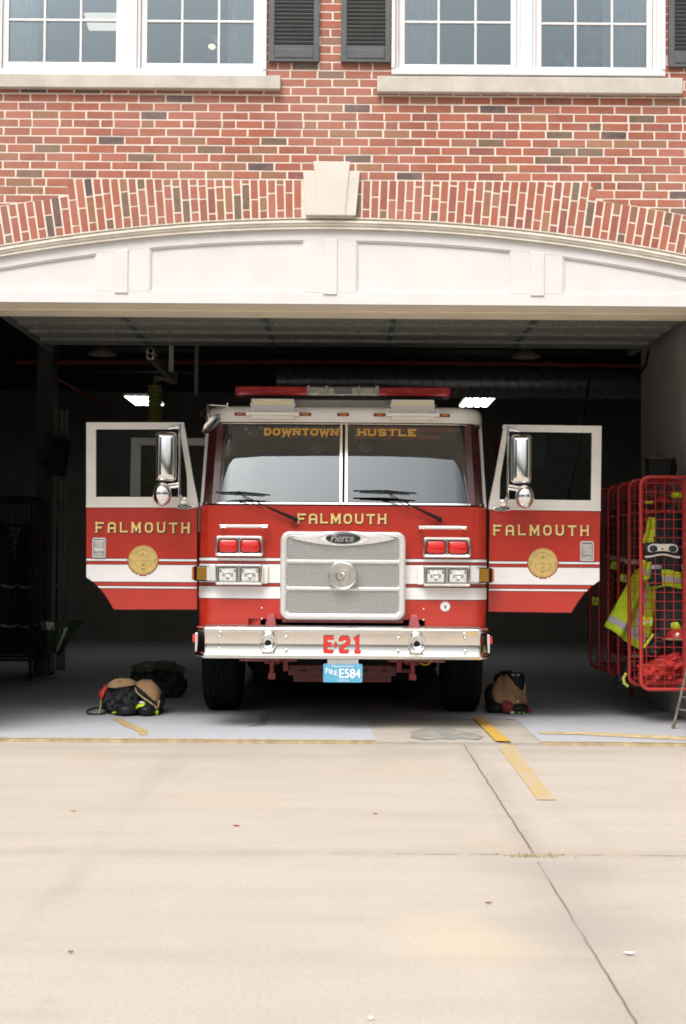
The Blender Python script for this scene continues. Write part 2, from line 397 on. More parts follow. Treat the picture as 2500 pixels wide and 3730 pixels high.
JY = WG(1900, 3113)[1]                        # the cross joint in the driveway
C1 = (WG(1690, 2712), WG(1944, 3110)); C2 = (WG(1958, 3138), WG(2330, 3745))
def driveway_mat():
    m, nt = newmat('worn_concrete')
    out = nd(nt, 'ShaderNodeOutputMaterial'); b = nd(nt, 'ShaderNodeBsdfPrincipled'); lk(nt, b.outputs[0], out.inputs[0])
    g = nd(nt, 'ShaderNodeNewGeometry'); pos = g.outputs['Position']
    sx = nd(nt, 'ShaderNodeSeparateXYZ'); lk(nt, pos, sx.inputs[0]); px, py = sx.outputs[0], sx.outputs[1]
    big = noi(nt, pos, .55, 4); mid = noi(nt, pos, 2.6, 5, .65); fine = noi(nt, pos, 55, 4, .7)
    streak = noi(nt, pos, 1.6, 5, .62, (.35, 1.9, 1))
    c = mixc(nt, ramp(nt, big, .35, .68), (.352, .312, .268), (.392, .350, .303))
    c = mixc(nt, ramp(nt, streak, .46, .72, 0, .45), c, (.275, .24, .203))
    c = mixc(nt, ramp(nt, mid, .55, .75, 0, .5), c, (.41, .365, .315))
    c = mixc(nt, ramp(nt, noi(nt, pos, .8, 2), .58, .72, 0, .45), c, (.385, .30, .195))
    c = mixc(nt, ramp(nt, fine, .35, .72, 0, .48), c, (.21, .18, .145))
    pit = noi(nt, pos, 140, 2, .5)
    c = mixc(nt, ramp(nt, pit, .68, .76, 0, .4), c, (.17, .14, .10))
    wob = mth(nt, 'MULTIPLY', mth(nt, 'SUBTRACT', noi(nt, pos, 3.5, 4), .5), .05)
    # joints: (a, b, half width, how broken, dirt halo)
    for a, e, w, brk, halo in ((C1[0], C1[1], .0038, .12, .13), (C2[0], C2[1], .0030, .10, .34), ((-3.2, JY), (4.5, JY), .0105, .44, .15)):
        d, al = seg_dist(nt, px, py, a, e)
        d2 = mth(nt, 'ABSOLUTE', mth(nt, 'ADD', d, mth(nt, 'MULTIPLY', wob, .45 if brk < .4 else .9)))
        inside = mth(nt, 'MULTIPLY', mth(nt, 'GREATER_THAN', al, 0.), mth(nt, 'LESS_THAN', al, 1.))
        rag = noi(nt, pos, 6.5, 6, .7)
        if brk > .4:                           # the cross joint fades towards the left
            side = ramp(nt, px, -1.3, .4, .42, .0)
            rag = mth(nt, 'SUBTRACT', rag, side)
        wid = mth(nt, 'MULTIPLY', ramp(nt, rag, brk - .05, brk + .25, 0., 1.5), w)
        core = mth(nt, 'MULTIPLY', mth(nt, 'LESS_THAN', d2, wid), inside)
        hal = mth(nt, 'MULTIPLY', mth(nt, 'MULTIPLY', ramp(nt, d2, 0., halo, 1., 0.), inside), ramp(nt, mid, .35, .7, .15, .8))
        c = mixc(nt, hal, c, (.245, .22, .187))
        c = mixc(nt, mth(nt, 'MULTIPLY', core, .85), c, (.07, .058, .034))
    # drips, tyre scuffs and grime
    spot = noi(nt, pos, 9, 2, .4); c = mixc(nt, ramp(nt, spot, .70, .80, 0, .30), c, (.22, .195, .165))
    scuff = noi(nt, pos, 2.2, 4, .6, (1.6, .16, 1)); lane = mth(nt, 'MULTIPLY', ramp(nt, scuff, .5, .72), ramp(nt, mth(nt, 'ABSOLUTE', mth(nt, 'SUBTRACT', mth(nt, 'ABSOLUTE', px), 1.1)), .12, .32, 1., 0.))
    c = mixc(nt, mth(nt, 'MULTIPLY', lane, .30), c, (.20, .18, .155))
    cloud = noi(nt, pos, 1.1, 5, .7); c = mixc(nt, ramp(nt, cloud, .55, .75, 0, .30), c, (.27, .24, .205))
    # rusty run-off patch and greyed slab corners
    for (qx, qy), rad, colr, k in ((WG(1690, 3440), .42, (.40, .325, .22), .42), (WG(1560, 3360), .25, (.40, .34, .25), .35), (WG(2150, 3380), .40, (.25, .228, .195), .6), (WG(2120, 3180), .38, (.25, .228, .195), .6), (WG(1880, 3150), .28, (.27, .245, .21), .5), (WG(1500, 2740), .5, (.24, .215, .185), .5)):
        ddx = mth(nt, 'SUBTRACT', px, qx); ddy = mth(nt, 'SUBTRACT', py, qy)
        rr_ = mth(nt, 'ADD', mth(nt, 'SQRT', mth(nt, 'ADD', mth(nt, 'MULTIPLY', ddx, ddx), mth(nt, 'MULTIPLY', ddy, ddy))), mth(nt, 'MULTIPLY', mth(nt, 'SUBTRACT', mid, .5), rad * 1.4))
        c = mixc(nt, ramp(nt, rr_, rad * .25, rad, k, 0), c, colr)
    # streaky grey band, darker towards the threshold
    thr = mth(nt, 'MULTIPLY', ramp(nt, py, 10.0, 11.05, 0., .55), ramp(nt, streak, .3, .7))
    c = mixc(nt, thr, c, (.22, .20, .175))
    lk(nt, c, b.inputs['Base Color']); b.inputs['Roughness'].default_value = .85
    bp = nd(nt, 'ShaderNodeBump'); bp.inputs['Strength'].default_value = .25; bp.inputs['Distance'].default_value = .004
    lk(nt, fine, bp.inputs['Height']); lk(nt, bp.outputs[0], b.inputs['Normal'])
    return m
def paint_mat(name, col, under, wear=.62, scale=4.5, rough=.5):
    """paint with worn patches that let the concrete show"""
    m, nt = newmat(name)
    out = nd(nt, 'ShaderNodeOutputMaterial'); b = nd(nt, 'ShaderNodeBsdfPrincipled'); lk(nt, b.outputs[0], out.inputs[0])
    g = nd(nt, 'ShaderNodeNewGeometry'); pos = g.outputs['Position']
    n1 = noi(nt, pos, scale, 6, .7); n2 = noi(nt, pos, 40, 3, .6); big = noi(nt, pos, .9, 3)
    c = mixc(nt, ramp(nt, big, .3, .7, 0, .35), col, tuple(x * .86 for x in col))
    c = mixc(nt, ramp(nt, n1, wear, wear + .10, 0, .85), c, under)
    c = mixc(nt, ramp(nt, n2, .62, .75, 0, .22), c, tuple(x * .55 for x in under))
    lk(nt, c, b.inputs['Base Color']); b.inputs['Roughness'].default_value = rough; b.inputs['Specular IOR Level'].default_value = .16
    return m
M['driveway'] = driveway_mat()
M['bare'] = paint_mat('bare_bay_concrete', (.36, .325, .28), (.26, .24, .20), .55, 3)
M['floorpaint'] = paint_mat('grey_floor_paint', (.34, .35, .375), (.29, .285, .28), .60, 3.2, .6)
M['yellowin'] = paint_mat('yellow_line_paint', (.47, .28, .05), (.38, .33, .27), .56, 6)
M['yellowout'] = paint_mat('faded_yellow_line_paint', (.41, .30, .13), (.37, .32, .26), .46, 7)
M['tape'] = PM('brown_tape', (.40, .29, .13), .6, var=.15, scale=12)
M['tapeedge'] = PM('tan_slab_edge', (.45, .35, .20), .75, var=.3, scale=9)
M['stain'] = paint_mat('dark_floor_stain', (.21, .205, .185), (.33, .30, .26), .50, 5, .6)
M['grass'] = PM('pale_asphalt', (.17, .165, .155), .9, var=.2, scale=1.5)
M['leaf'] = PM('tree_leaf', (.07, .12, .025), .7, var=.35, scale=2)

def sheet(name, poly, z, mat, kind='structure'):
    mb = MB(); mb.face([(x, y, z) for x, y in poly]); o = mb.build(name, mat); o['kind'] = kind; return o

YW = 11.07                                     # face of the brickwork
YF0 = 11.09                                    # face of the bay slab
mb = MB(); mb.face([(-400, -400, -.012), (400, -400, -.012), (400, 400, -.012), (-400, 400, -.012)])
mb.build('ground', M['grass'])['kind'] = 'structure'
sheet('driveway', [(-16, -14), (16, -14), (16, 11.3), (-16, 11.3)], 0., M['driveway'])
mb = MB(); mb.box(-8, 8, YF0, 26, -.01, .02); mb.build('garage_floor', M['bare'])['kind'] = 'structure'
ZF = .024
def g(px, py): return WG(px, py, ZF)
e0 = YF0 + .015
# painted areas of the bay floor around the bare patch
pl, pl2 = g(1332, 2616), g(1372, 2697); pr, pr2 = g(1868, 2612), g(1968, 2699)
yb = pl[1]
sheet('floor_paint', [(-7.9, e0 + .07), (pl2[0], e0 + .07), (pl[0], yb), (-7.9, yb)], ZF, M['floorpaint'])
sheet('floor_paint', [(pr2[0], e0 + .05), (7.9, e0 + .05), (7.9, yb), (pr[0], yb)], ZF, M['floorpaint'])
sheet('floor_paint', [(-7.9, yb), (7.9, yb), (7.9, 25.9), (-7.9, 25.9)], ZF, M['floorpaint'])
sheet('threshold_strip', [(-7.9, e0), (pl2[0], e0), (pl2[0] - .02, e0 + .068), (-7.9, e0 + .068)], ZF, M['tapeedge'])
sheet('threshold_strip', [(pr2[0], e0), (7.9, e0), (7.9, e0 + .048), (pr2[0] - .02, e0 + .048)], ZF, M['tapeedge'])
mb = MB(); mb.box(-7.9, pl2[0], YF0 - .012, YF0 - .001, 0.001, .021); mb.build('slab_edge', M['tapeedge'])['kind'] = 'structure'
mb = MB(); mb.box(pr2[0], 7.9, YF0 - .012, YF0 - .001, 0.001, .021); mb.build('slab_edge', M['tapeedge'])['kind'] = 'structure'
def gpoly(pts, z): return [WG(x, y, z) for x, y in pts]
sheet('floor_stripe', gpoly([(1960, 2664), (2200, 2667), (2520, 2684), (2520, 2697), (2300, 2686), (2100, 2675), (1968, 2673)], .028), .028, M['tapeedge'])
sheet('floor_stain', gpoly([(1493, 2685), (1505, 2672), (1490, 2664), (1540, 2656), (1556, 2640), (1600, 2647), (1655, 2651), (1668, 2660), (1712, 2668), (1765, 2682), (1742, 2694), (1672, 2688), (1655, 2694), (1600, 2689), (1545, 2695)], .024), .0245, M['stain'])
sheet('floor_stain', gpoly([(947, 2606), (1012, 2593), (985, 2603), (968, 2640), (900, 2646), (945, 2632)], .028), .028, M['stain'])
sheet('floor_tape', gpoly([(408, 2616), (442, 2618), (500, 2645), (540, 2660), (536, 2677), (508, 2676), (506, 2665), (440, 2637)], .028), .028, M['tape'])
sheet('painted_line', gpoly([(1724, 2614), (1758, 2611), (1862, 2700), (1806, 2699)], .032), .032, M['yellowin'])
sheet('painted_line', gpoly([(1810, 2711), (1868, 2711), (2023, 2913), (1958, 2913)], .004), .004, M['yellowout'])
# gravelly dirt and weeds where the joints meet
mb = MB(); cx, cy = WG(1945, 3118)
for i in range(150):
    x, y = cx + random.gauss(0, .085), cy + random.gauss(0, .022); s = random.uniform(.002, .006)
    mb.obox((x, y, s * .4), (s * 1.6, s, s), Matrix.Rotation(random.random() * 6, 3, 'Z') @ Matrix.Rotation(random.random(), 3, 'X'))
tag(mb.build('joint_dirt', PM('joint_grit', (.36, .29, .15), .9, var=.5, scale=60), weld=False), kind='stuff')

# ------------------------------------------------------------------ fire station
ST = thing('fire_station', (0, YW, 0), 'red brick fire station with arched garage bay standing open', 'building')
XC = W(1207, 700, YW)[0]
ZT = WZ(655, YW)                               # flat top of the brick arch
Z_IN = WZ(796, YW)                             # crown of the arch opening
RAD = 14.4; ZCEN = Z_IN - RAD; THK = .305
def zin(x, k=0.): return ZCEN + math.sqrt((RAD + k) ** 2 - (x - XC) ** 2)
HX = 3.0                                       # half width of the opening
FLAT = 2.045
def ztop(x): return ZT if abs(x - XC) < FLAT else zin(x, THK)

def brick_mat():
    m, nt = newmat('brick')
    out = nd(nt, 'ShaderNodeOutputMaterial'); b = nd(nt, 'ShaderNodeBsdfPrincipled'); lk(nt, b.outputs[0], out.inputs[0])
    at = nd(nt, 'ShaderNodeAttribute', attribute_name='Col'); g_ = nd(nt, 'ShaderNodeNewGeometry')
    n1 = noi(nt, g_.outputs['Position'], 22, 4, .65); n2 = noi(nt, g_.outputs['Position'], 120, 3, .6)
    c = mixc(nt, ramp(nt, n1, .35, .75, 0, .42), at.outputs[0], (.33, .165, .11))
    c = mixc(nt, ramp(nt, n2, .55, .8, 0, .5), c, (.10, .045, .035))
    c = mixc(nt, ramp(nt, noi(nt, g_.outputs['Position'], 1.3, 3), .45, .75, 0, .18), c, (.50, .38, .32))
    lk(nt, c, b.inputs['Base Color']); b.inputs['Roughness'].default_value = .88
    bp = nd(nt, 'ShaderNodeBump'); bp.inputs['Strength'].default_value = .35; bp.inputs['Distance'].default_value = .004
    lk(nt, n2, bp.inputs['Height']); lk(nt, bp.outputs[0], b.inputs['Normal'])
    return m
M['brick'] = brick_mat()
M['mortar'] = PM('mortar', (.72, .62, .53), .95, var=.10, scale=9, bump=.25, bscale=120)
def brick_col():
    r = random.random(); v = random.uniform(.84, 1.16)
    if r < .62: c = (.31 * v, .092 * v, .056 * v)
    elif r < .76: c = (.345 * v, .115 * v, .076 * v)
    elif r < .85: c = (.265 * v, .125 * v, .066 * v)
    elif r < .92: c = (.24 * v, .075 * v, .06 * v)
    elif r < .98: c = (.135 * v, .098 * v, .066 * v)
    else: c = (.072 * v, .058 * v, .058 * v)
    return (*c, 1)
def clip(poly, nx, nz, d):
    """keep the part where nx*x + nz*z >= d"""
    o = []
    for i in range(len(poly)):
        a, b_ = poly[i], poly[(i + 1) % len(poly)]; da, db = nx * a[0] + nz * a[1] - d, nx * b_[0] + nz * b_[1] - d
        if da >= 0: o.append(a)
        if (da > 0) != (db > 0) and abs(da - db) > 1e-9:
            t = da / (da - db); o.append((a[0] + (b_[0] - a[0]) * t, a[1] + (b_[1] - a[1]) * t))
    return o
def area(p): return abs(sum(p[i][0] * p[(i + 1) % len(p)][1] - p[(i + 1) % len(p)][0] * p[i][1] for i in range(len(p)))) / 2
class Bricks(MB):
    def __init__(s): super().__init__(); s.cl = s.bm.loops.layers.float_color.new('Col')
    def brick(s, poly, y=YW, dep=.0035):
        if len(poly) < 3 or area(poly) < 2e-4: return
        c = brick_col(); j = [(x + random.uniform(-.0012, .0012), z + random.uniform(-.0012, .0012)) for x, z in poly]
        y += random.uniform(-.0015, .0015)
        a = [s.bm.verts.new((x, y, z)) for x, z in j]; b = [s.bm.verts.new((x, YW + dep, z)) for x, z in j]; n = len(a)
        fs = [s.bm.faces.new(a)] + [s.bm.faces.new([a[(i + 1) % n], a[i], b[i], b[(i + 1) % n]]) for i in range(n)]
        for f in fs:
            for l in f.loops: l[s.cl] = c

# window layout (measured): sash glass areas, frames, sills
WIN = []
for fx0, fx1, fb, sashes, sill in (
        (-75, 972, 276, ((30, 422, 222, (161, 293), 68), (535, 924, 227, (663, 797), 73)), (-110, 1023, 279, 328)),
        (1427, 2422, 276, ((1475, 1862, 231, (1599, 1734), 76), (1974, 2358, 241, (2099, 2232), 82)), (1374, 2482, 288, 346))):
    z0 = (WZ(fb, YW, (fx0 + fx1) / 2)); WIN.append(dict(x0=WX(fx0, YW, 140), x1=WX(fx1, YW, 140), z0=z0, z1=z0 + 1.95,
        sashes=[(WX(a, YW, 120), WX(b, YW, 120), W((a + b) / 2, c, YW)[1], [WX(v, YW, 120) for v in d], W((a + b) / 2, e, YW)[1]) for a, b, c, d, e in sashes],
        sill=(WX(sill[0], YW, 310), WX(sill[1], YW, 310), W((sill[0] + sill[1]) / 2, sill[3], YW)[1], W((sill[0] + sill[1]) / 2, sill[2], YW)[1])))
CH, BP, MJ = .0668, .2132, .0142
XL, XR, ZTOP = -4.6, 4.6, 6.75
bk = Bricks()
nrow0 = int(ZT / CH) + 1
for r in range(-nrow0, int((ZTOP - ZT) / CH)):
    z0 = ZT + r * CH + MJ / 2; z1 = z0 + CH - MJ
    if z0 < 0: continue
    flem = (r % 7 == 6)
    off = (0 if r % 2 else BP / 2) + random.uniform(-.02, .02)
    x = XL - off; k = 0
    while x < XR:
        w = BP if not (flem and k % 2) else BP * .5
        spans = [(x + MJ / 2 + random.uniform(-.002, .002), x + w - MJ / 2)]; x += w; k += 1
        zc = (z0 + z1) / 2
        cuts = [(q['x0'], q['x1']) for q in WIN if q['z0'] - .02 < zc < q['z1']]
        if z0 < ZCEN + RAD and zc < zin(XC + HX): cuts.append((XC - HX, XC + HX))
        for c0, c1 in cuts:
            spans = [t for a, b in spans for t in ((a, min(b, c0)), (max(a, c1), b)) if t[1] - t[0] > .02]
        for a, b in spans:
            poly = [(a, z0), (b, z0), (b, z1), (a, z1)]
            if r < 0:
                mx_ = (a + b) / 2
                if zc <= ZT:
                    if abs(mx_ - XC) < HX + .36 and zc > zin(XC + HX) - .12:
                        # straight cut against the back of the arch, and against the ends of its flat top
                        sgn = 1 if mx_ > XC else -1; e = XC + sgn * FLAT
                        poly = clip(poly, sgn, 0, sgn * e + .006)
                        if not poly: continue
                        xm = sum(p[0] for p in poly) / len(poly)
                        zt = zin(xm, THK + .008) if abs(xm - XC) < HX + .35 else -1
                        if zt > 0:
                            sl = -(xm - XC) / math.sqrt((RAD + THK) ** 2 - (xm - XC) ** 2)
                            nx, nz = -sl, 1.; poly = clip(poly, nx, nz, nx * xm + nz * zt)
            bk.brick(poly)
bk.build('brick_wall', M['brick'], ST, weld=False)
# soldier bricks of the arch
ab = None; na = int(2 * (HX + .30) / CH)
for i in range(na):
    x0 = XC - HX - .30 + i * CH; x1 = x0 + CH; xm = (x0 + x1) / 2
    if abs(xm - XC) < .205:
        if ab: ab.build('brick_arch', M['brick'], ST, weld=False)
        ab = None; continue
    if ab is None: ab = Bricks()
    th = (xm - XC) / RAD; sn, cs = math.sin(th), math.cos(th)
    def pt(dx, rad): return (XC + sn * rad + dx * cs, ZCEN + cs * rad - dx * sn)
    rin = RAD + .006; flat = abs(xm - XC) < FLAT
    rout = ((ZT - MJ / 2 - ZCEN) / cs) if flat else RAD + THK
    hw = (CH - MJ) / 2; full = .205; cuts = []
    r0 = rin + (random.uniform(.055, .085) if i % 2 else random.uniform(.15, .21)); cuts = [rin]; c = r0
    while c < rout - .03: cuts.append(c); c += full if random.random() < .8 else .105
    cuts.append(rout + MJ / 2)
    for a, b in zip(cuts, cuts[1:]):
        if b - a < .03: continue
        poly = [pt(-hw, a + MJ / 2), pt(hw, a + MJ / 2), pt(hw, b - MJ / 2), pt(-hw, b - MJ / 2)]
        if flat: poly = clip(poly, 0, -1, -(ZT - MJ / 2))
        ab.brick(poly)
ab.build('brick_arch', M['brick'], ST, weld=False)
# mortar body of the wall
mm = MB(); yA, yB = YW + .003, YW + .30
zs = min(q['z0'] for q in WIN)
mm.box(XL, XR, yA, yB, ZT, zs)
xs = [XL, WIN[0]['x0'], WIN[0]['x1'], WIN[1]['x0'], WIN[1]['x1'], XR]
for a, b in ((0, 1), (2, 3), (4, 5)): mm.box(xs[a], xs[b], yA, yB, zs, WIN[0]['z1'])
mm.box(WIN[0]['x0'], WIN[0]['x1'], yA, yB, zs, WIN[0]['z0'] - .03); mm.box(WIN[1]['x0'], WIN[1]['x1'], yA, yB, zs, WIN[1]['z0'] - .03)
mm.box(XL, XR, yA, yB, WIN[0]['z1'], ZTOP)
n = 40
for i in range(n):
    a = XC - HX + 2 * HX * i / n; b = XC - HX + 2 * HX * (i + 1) / n
    mm.prism([(a, zin(a)), (b, zin(b)), (b, ZT), (a, ZT)], yA, yB)
mm.box(XL, XC - HX, yA, yB, -.02, ZT); mm.box(XC + HX, XR, yA, yB, -.02, ZT)
mm.build('mortar_bed', M['mortar'], ST, weld=False)
# keystone
mk = MB()
def kp(pts): return [W(x, y, YW) for x, y in pts]
mk.prism(kp([(1114, 788), (1105, 625), (1312, 628), (1297, 789)]), YW - .034, YW + .004)
mk.build('keystone', M['stone2'], ST, bevel=.006)
mk = MB(); mk.prism(kp([(1164, 788), (1142, 592), (1276, 594), (1257, 789)]), YW - .042, YW - .0345)
mk.build('keystone_block', M['stone2'], ST, bevel=.008)
# windows
for wi, q in enumerate(WIN):
    s = MB(); x0, x1, zb, zt = q['sill']
    s.box(x0, x1, YW - .055, YW + .06, zb, zt); s.build('window_sill', M['stone'], ST, bevel=.006)
    # surround
    u = MB(); a, b, z0, z1 = q['x0'], q['x1'], q['z0'], q['z1']
    (s0, s1) = q['sashes']; yf = YW - .012
    u.box(a, b, yf - .012, YW + .07, z0 - .002, z0 + .045)
    u.box(a, s0[0] - .075, yf, YW + .07, z0 + .045, z1); u.box(s1[1] + .075, b, yf, YW + .07, z0 + .045, z1)
    u.box(s0[1] + .075, s1[0] - .075, yf, YW + .07, z0 + .045, z1)
    u.box(a, b, yf - .004, YW + .07, z1, z1 + .07)
    # thin outer casing bead
    u.box(a - .001, a + .028, yf - .018, yf, z0 + .045, z1); u.box(b - .028, b + .001, yf - .018, yf, z0 + .045, z1)
    u.build('window_surround', M['sash'], ST, bevel=.004)
    for si, (g0, g1, gz, ver, hz) in enumerate(q['sashes']):
        ww = thing_part = MB()
        ys = YW + .022
        # jamb liner ring (the window itself)
        jx0, jx1 = g0 - .075, g1 + .075; jz0 = z0 + .045
        for (bx0, bx1, bz0, bz1) in ((jx0, jx0 + .026, jz0, z1), (jx1 - .026, jx1, jz0, z1), (jx0 + .026, jx1 - .026, jz0, jz0 + .012)):
            ww.box(bx0, bx1, YW + .004, YW + .07, bz0, bz1)
        wo = ww.build('window', M['sash'], ST, bevel=.003)
        sm = MB()
        zt_ = z1 - .04; st = .047
        sm.box(g0 - st, g0, ys, ys + .04, jz0 + .013, zt_); sm.box(g1, g1 + st, ys, ys + .04, jz0 + .013, zt_)
        sm.box(g0, g1, ys, ys + .04, jz0 + .013, gz)
        ph = hz - gz; k = 0; zz = hz
        while zz < zt_ - .1:
            zz = hz + k * (ph + .012)
            if k == 2: sm.box(g0, g1, ys - .012, ys + .04, zz - .03, zz + .03)
            else: sm.box(g0, g1, ys + .003, ys + .03, zz - .0095, zz + .0095)
            k += 1
        for v in ver: sm.box(v - .0095, v + .0095, ys + .002, ys + .031, gz, zt_)
        sm.build('sash', M['sash'], wo, bevel=.003)
        gm = MB(); gm.box(g0, g1, ys + .016, ys + .020, gz, zt_); gm.build('pane', M['windowglass'], wo)
        cm = MB(); left = (si == 0)
        c0, c1 = (g0 - .02, g0 + (.22 if wi == 0 else .26)) if left else (g1 - .21, g1 + .02)
        if wi == 1 and not left: c0 = g1 - .33
        pts = []
        for i in range(49):
            t = i / 48; pts.append((c0 + (c1 - c0) * t, YW + .085 + .018 * math.sin(t * 46 + si) + .008 * math.sin(t * 17)))
        cm.loft([[Vector((x, y, gz - .12)) for x, y in pts], [Vector((x, y, z1)) for x, y in pts]], False, False, closed=False)
        cm.build('curtain', M['curtain'], wo, smooth=60)
# shutters
for a, b, pb, ps in ((980, 1164, 229, 170), (1243, 1424, 231, 172), (2434, 2620, 249, 190)):
    zb = W((a + b) / 2, pb, YW)[1]; zp = W((a + b) / 2, ps, YW)[1]; xa, xb = WX(a, YW, 150), WX(b, YW, 150); zt = zb + 2.0; s = MB(); st = .045
    y0 = YW - .035
    s.box(xa, xa + st, y0, YW - .002, zb, zt); s.box(xb - st, xb, y0, YW - .002, zb, zt)
    s.box(xa + st, xb - st, y0 + .001, YW - .002, zb, zp); s.box(xa + st, xb - st, y0 + .001, YW - .002, zt - .08, zt)
    s.box(xa + st, xb - st, YW - .008, YW - .002, zp, zt - .08)
    z = zp + .012
    while z < zt - .09:
        s.obox(((xa + xb) / 2, y0 + .014, z + .008), (xb - xa - 2 * st, .034, .006), Matrix.Rotation(R(-48), 3, 'X')); z += .0318
    so = s.build('shutter', M['shutter'], ST, bevel=.003)
    c = MB()
    c.box(xa + .05, xb - .05, y0 - .004, y0 + .0005, zb + .03, zp - .03); c.build('shutter_panel', M['shutter'], so, bevel=.004)
# rooms behind the windows
rm = MB(); ya, yb2 = YW + .30, YW + 3.6
rm.box(XL, XR, yb2, yb2 + .1, 4.6, ZTOP); rm.box(XL, XR, ya, yb2, ZTOP - .15, ZTOP); rm.box(XL, XR, ya, yb2, 4.62, 4.72)
rm.box(XL, XL + .1, ya, yb2, 4.72, ZTOP - .15); rm.box(XR - .1, XR, ya, yb2, 4.72, ZTOP - .15); rm.box(-.1, .1, ya, yb2, 4.72, ZTOP - .15)
rm.build('office_room', M['room'], ST)
# arched fascia over the bay
YFA = YW + .035
ZH = W(1250, 1108, YFA)[1]
ZR = W(1250, 1066, YFA)[1]
def arcstrip(mb, k0, k1, x0, x1, y0, y1, n=30):
    for i in range(n):
        a = x0 + (x1 - x0) * i / n; b = x0 + (x1 - x0) * (i + 1) / n
        mb.prism([(a, max(ZH, zin(a, k0))), (b, max(ZH, zin(b, k0))), (b, max(ZH + .0005, zin(b, k1))), (a, max(ZH + .0005, zin(a, k1)))], y0, y1)
fa = MB(); xa, xb = XC - HX + .01, XC + HX - .01
n = 40
for i in range(n):
    a = xa + (xb - xa) * i / n; b = xa + (xb - xa) * (i + 1) / n
    fa.prism([(a, ZH), (b, ZH), (b, zin(b, -.10)), (a, zin(a, -.10))], YFA + .018, YFA + .06)
FA = fa.build('fascia', M['trimwhite'], ST)
ms = MB(); arcstrip(ms, -.016, -.001, xa, xb, YW + .002, YW + .2); ms.build('sealant_line', M['seal'], FA)
ms = MB()
for k0, k1, y in ((-.034, -.016, YW - .006), (-.052, -.034, YW + .004), (-.072, -.052, YW + .015), (-.080, -.072, YW + .006)): arcstrip(ms, k0, k1, xa, xb, y, YFA + .05)
ms.build('arch_moulding', M['moulding'], FA)
ms = MB(); arcstrip(ms, -.163, -.081, xa, xb, YFA, YFA + .018); ms.build('top_rail', M['trimwhite'], FA)
ms = MB(); ms.box(xa, xb, YFA, YFA + .018, ZH, ZR); ms.build('bottom_rail', M['trimwhite'], FA)
sts = [(350, 545), (1108, 1297), (1862, 2050)]
for a, b in sts:
    p = MB(); x0, x1 = WX(a, YFA, 1000), WX(b, YFA, 1000)
    p.prism([(x0, ZR), (x1, ZR), (x1, zin(x1, -.163)), (x0, zin(x0, -.163))], YFA, YFA + .018); p.build('stile', M['trimwhite'], FA, bevel=.003)
for a, b in ((418, 467), (1178, 1229), (1933, 1983)):
    p = MB(); x0, x1 = WX(a, YFA, 1000), WX(b, YFA, 1000)
    p.prism([(x0, ZR - .016), (x1, ZR - .016), (x1, zin(x1, -.158)), (x0, zin(x0, -.158))], YFA - .009, YFA - .0005); p.build('pilaster_strip', M['trimwhite'], FA, bevel=.004)
# beads round the sunk panels
edges = [xa] + [WX(v, YFA, 1000) for s_ in sts for v in s_] + [xb]
for i in range(0, 8, 2):
    x0, x1 = edges[i], edges[i + 1]; p = MB()
    p.box(x0, x1, YFA + .006, YFA + .017, ZR + .0005, ZR + .011)
    p.prism([(x0, ZR + .011), (x0 + .011, ZR + .011), (x0 + .011, zin(x0 + .011, -.175)), (x0, zin(x0, -.175))], YFA + .006, YFA + .017)
    p.prism([(x1 - .011, ZR + .011), (x1, ZR + .011), (x1, zin(x1, -.175)), (x1 - .011, zin(x1 - .011, -.175))], YFA + .006, YFA + .017)
    for j in range(10):
        a = x0 + (x1 - x0) * j / 10; b = x0 + (x1 - x0) * (j + 1) / 10
        if zin((a + b) / 2, -.175) > ZR + .02: p.prism([(a, zin(a, -.175)), (b, zin(b, -.175)), (b, zin(b, -.1635)), (a, zin(a, -.1635))], YFA + .006, YFA + .017)
    p.build('panel_bead', M['moulding'] if False else M['trimwhite'], FA)
YS = 11.73
ms = MB(); ms.box(xa, xb, YFA + .061, YW + .36, ZH + .001, ZH + .3); ms.box(xa, xb, YW + .36, YS, ZH - .006, ZH + .3)
ms.build('soffit', M['trimcream'], ST)
# raised overhead door
ZD = W(1250, 1160, YS)[1] + .02
dl = 1.86; nsec = 4
GD = None
mbd = MB(); mbd.box(-2.9, 2.9, YS + dl + .02, YS + dl + .06, ZD + .05, ZD + .13)
GD = mbd.build('overhead_door', M['galv'], ST)
for x in (-2.96, 2.84):
    q_ = MB(); q_.box(x, x + .06, YS + .02, YS + dl + .6, ZD + .05, ZD + .13); q_.build('door_track', M['galv'], GD)
for k in range(nsec):
    y0 = YS + .03 + k * dl / nsec; y1 = y0 + dl / nsec - .045; w = 2.83
    za, zb = ZD + .0, ZD + .022
    p = MB()
    # each section hangs a little lower at its far edge: a sawtooth seen from below
    vs = [(-w, y0, za), (w, y0, za), (w, y1, zb), (-w, y1, zb)]
    t = .045
    a = [p.bm.verts.new(v) for v in vs]; b = [p.bm.verts.new((v[0], v[1], v[2] + t)) for v in vs]
    p.bm.faces.new(a); p.bm.faces.new(b[::-1])
    for i in range(4): p.bm.faces.new([a[i], b[i], b[(i + 1) % 4], a[(i + 1) % 4]])
    do = p.build('door_section', M['doorgrey'], GD)
    for px in (437, 962, 1438, 1963):
        s = MB()
        xx = WX(px, YS, 1158)
        f = lambda y: za + (zb - za) * (y - y0) / (y1 - y0)
        s.prismz([(xx - .024, y0), (xx + .024, y0), (xx + .024, y1), (xx - .024, y1)], 0, .008)
        for v in list(s.bm.verts)[-8:]:
            v.co.z = f(v.co.y) - (.009 if v.co.z < .004 else .001)
        s.build('door_stile', M['stile'], do)
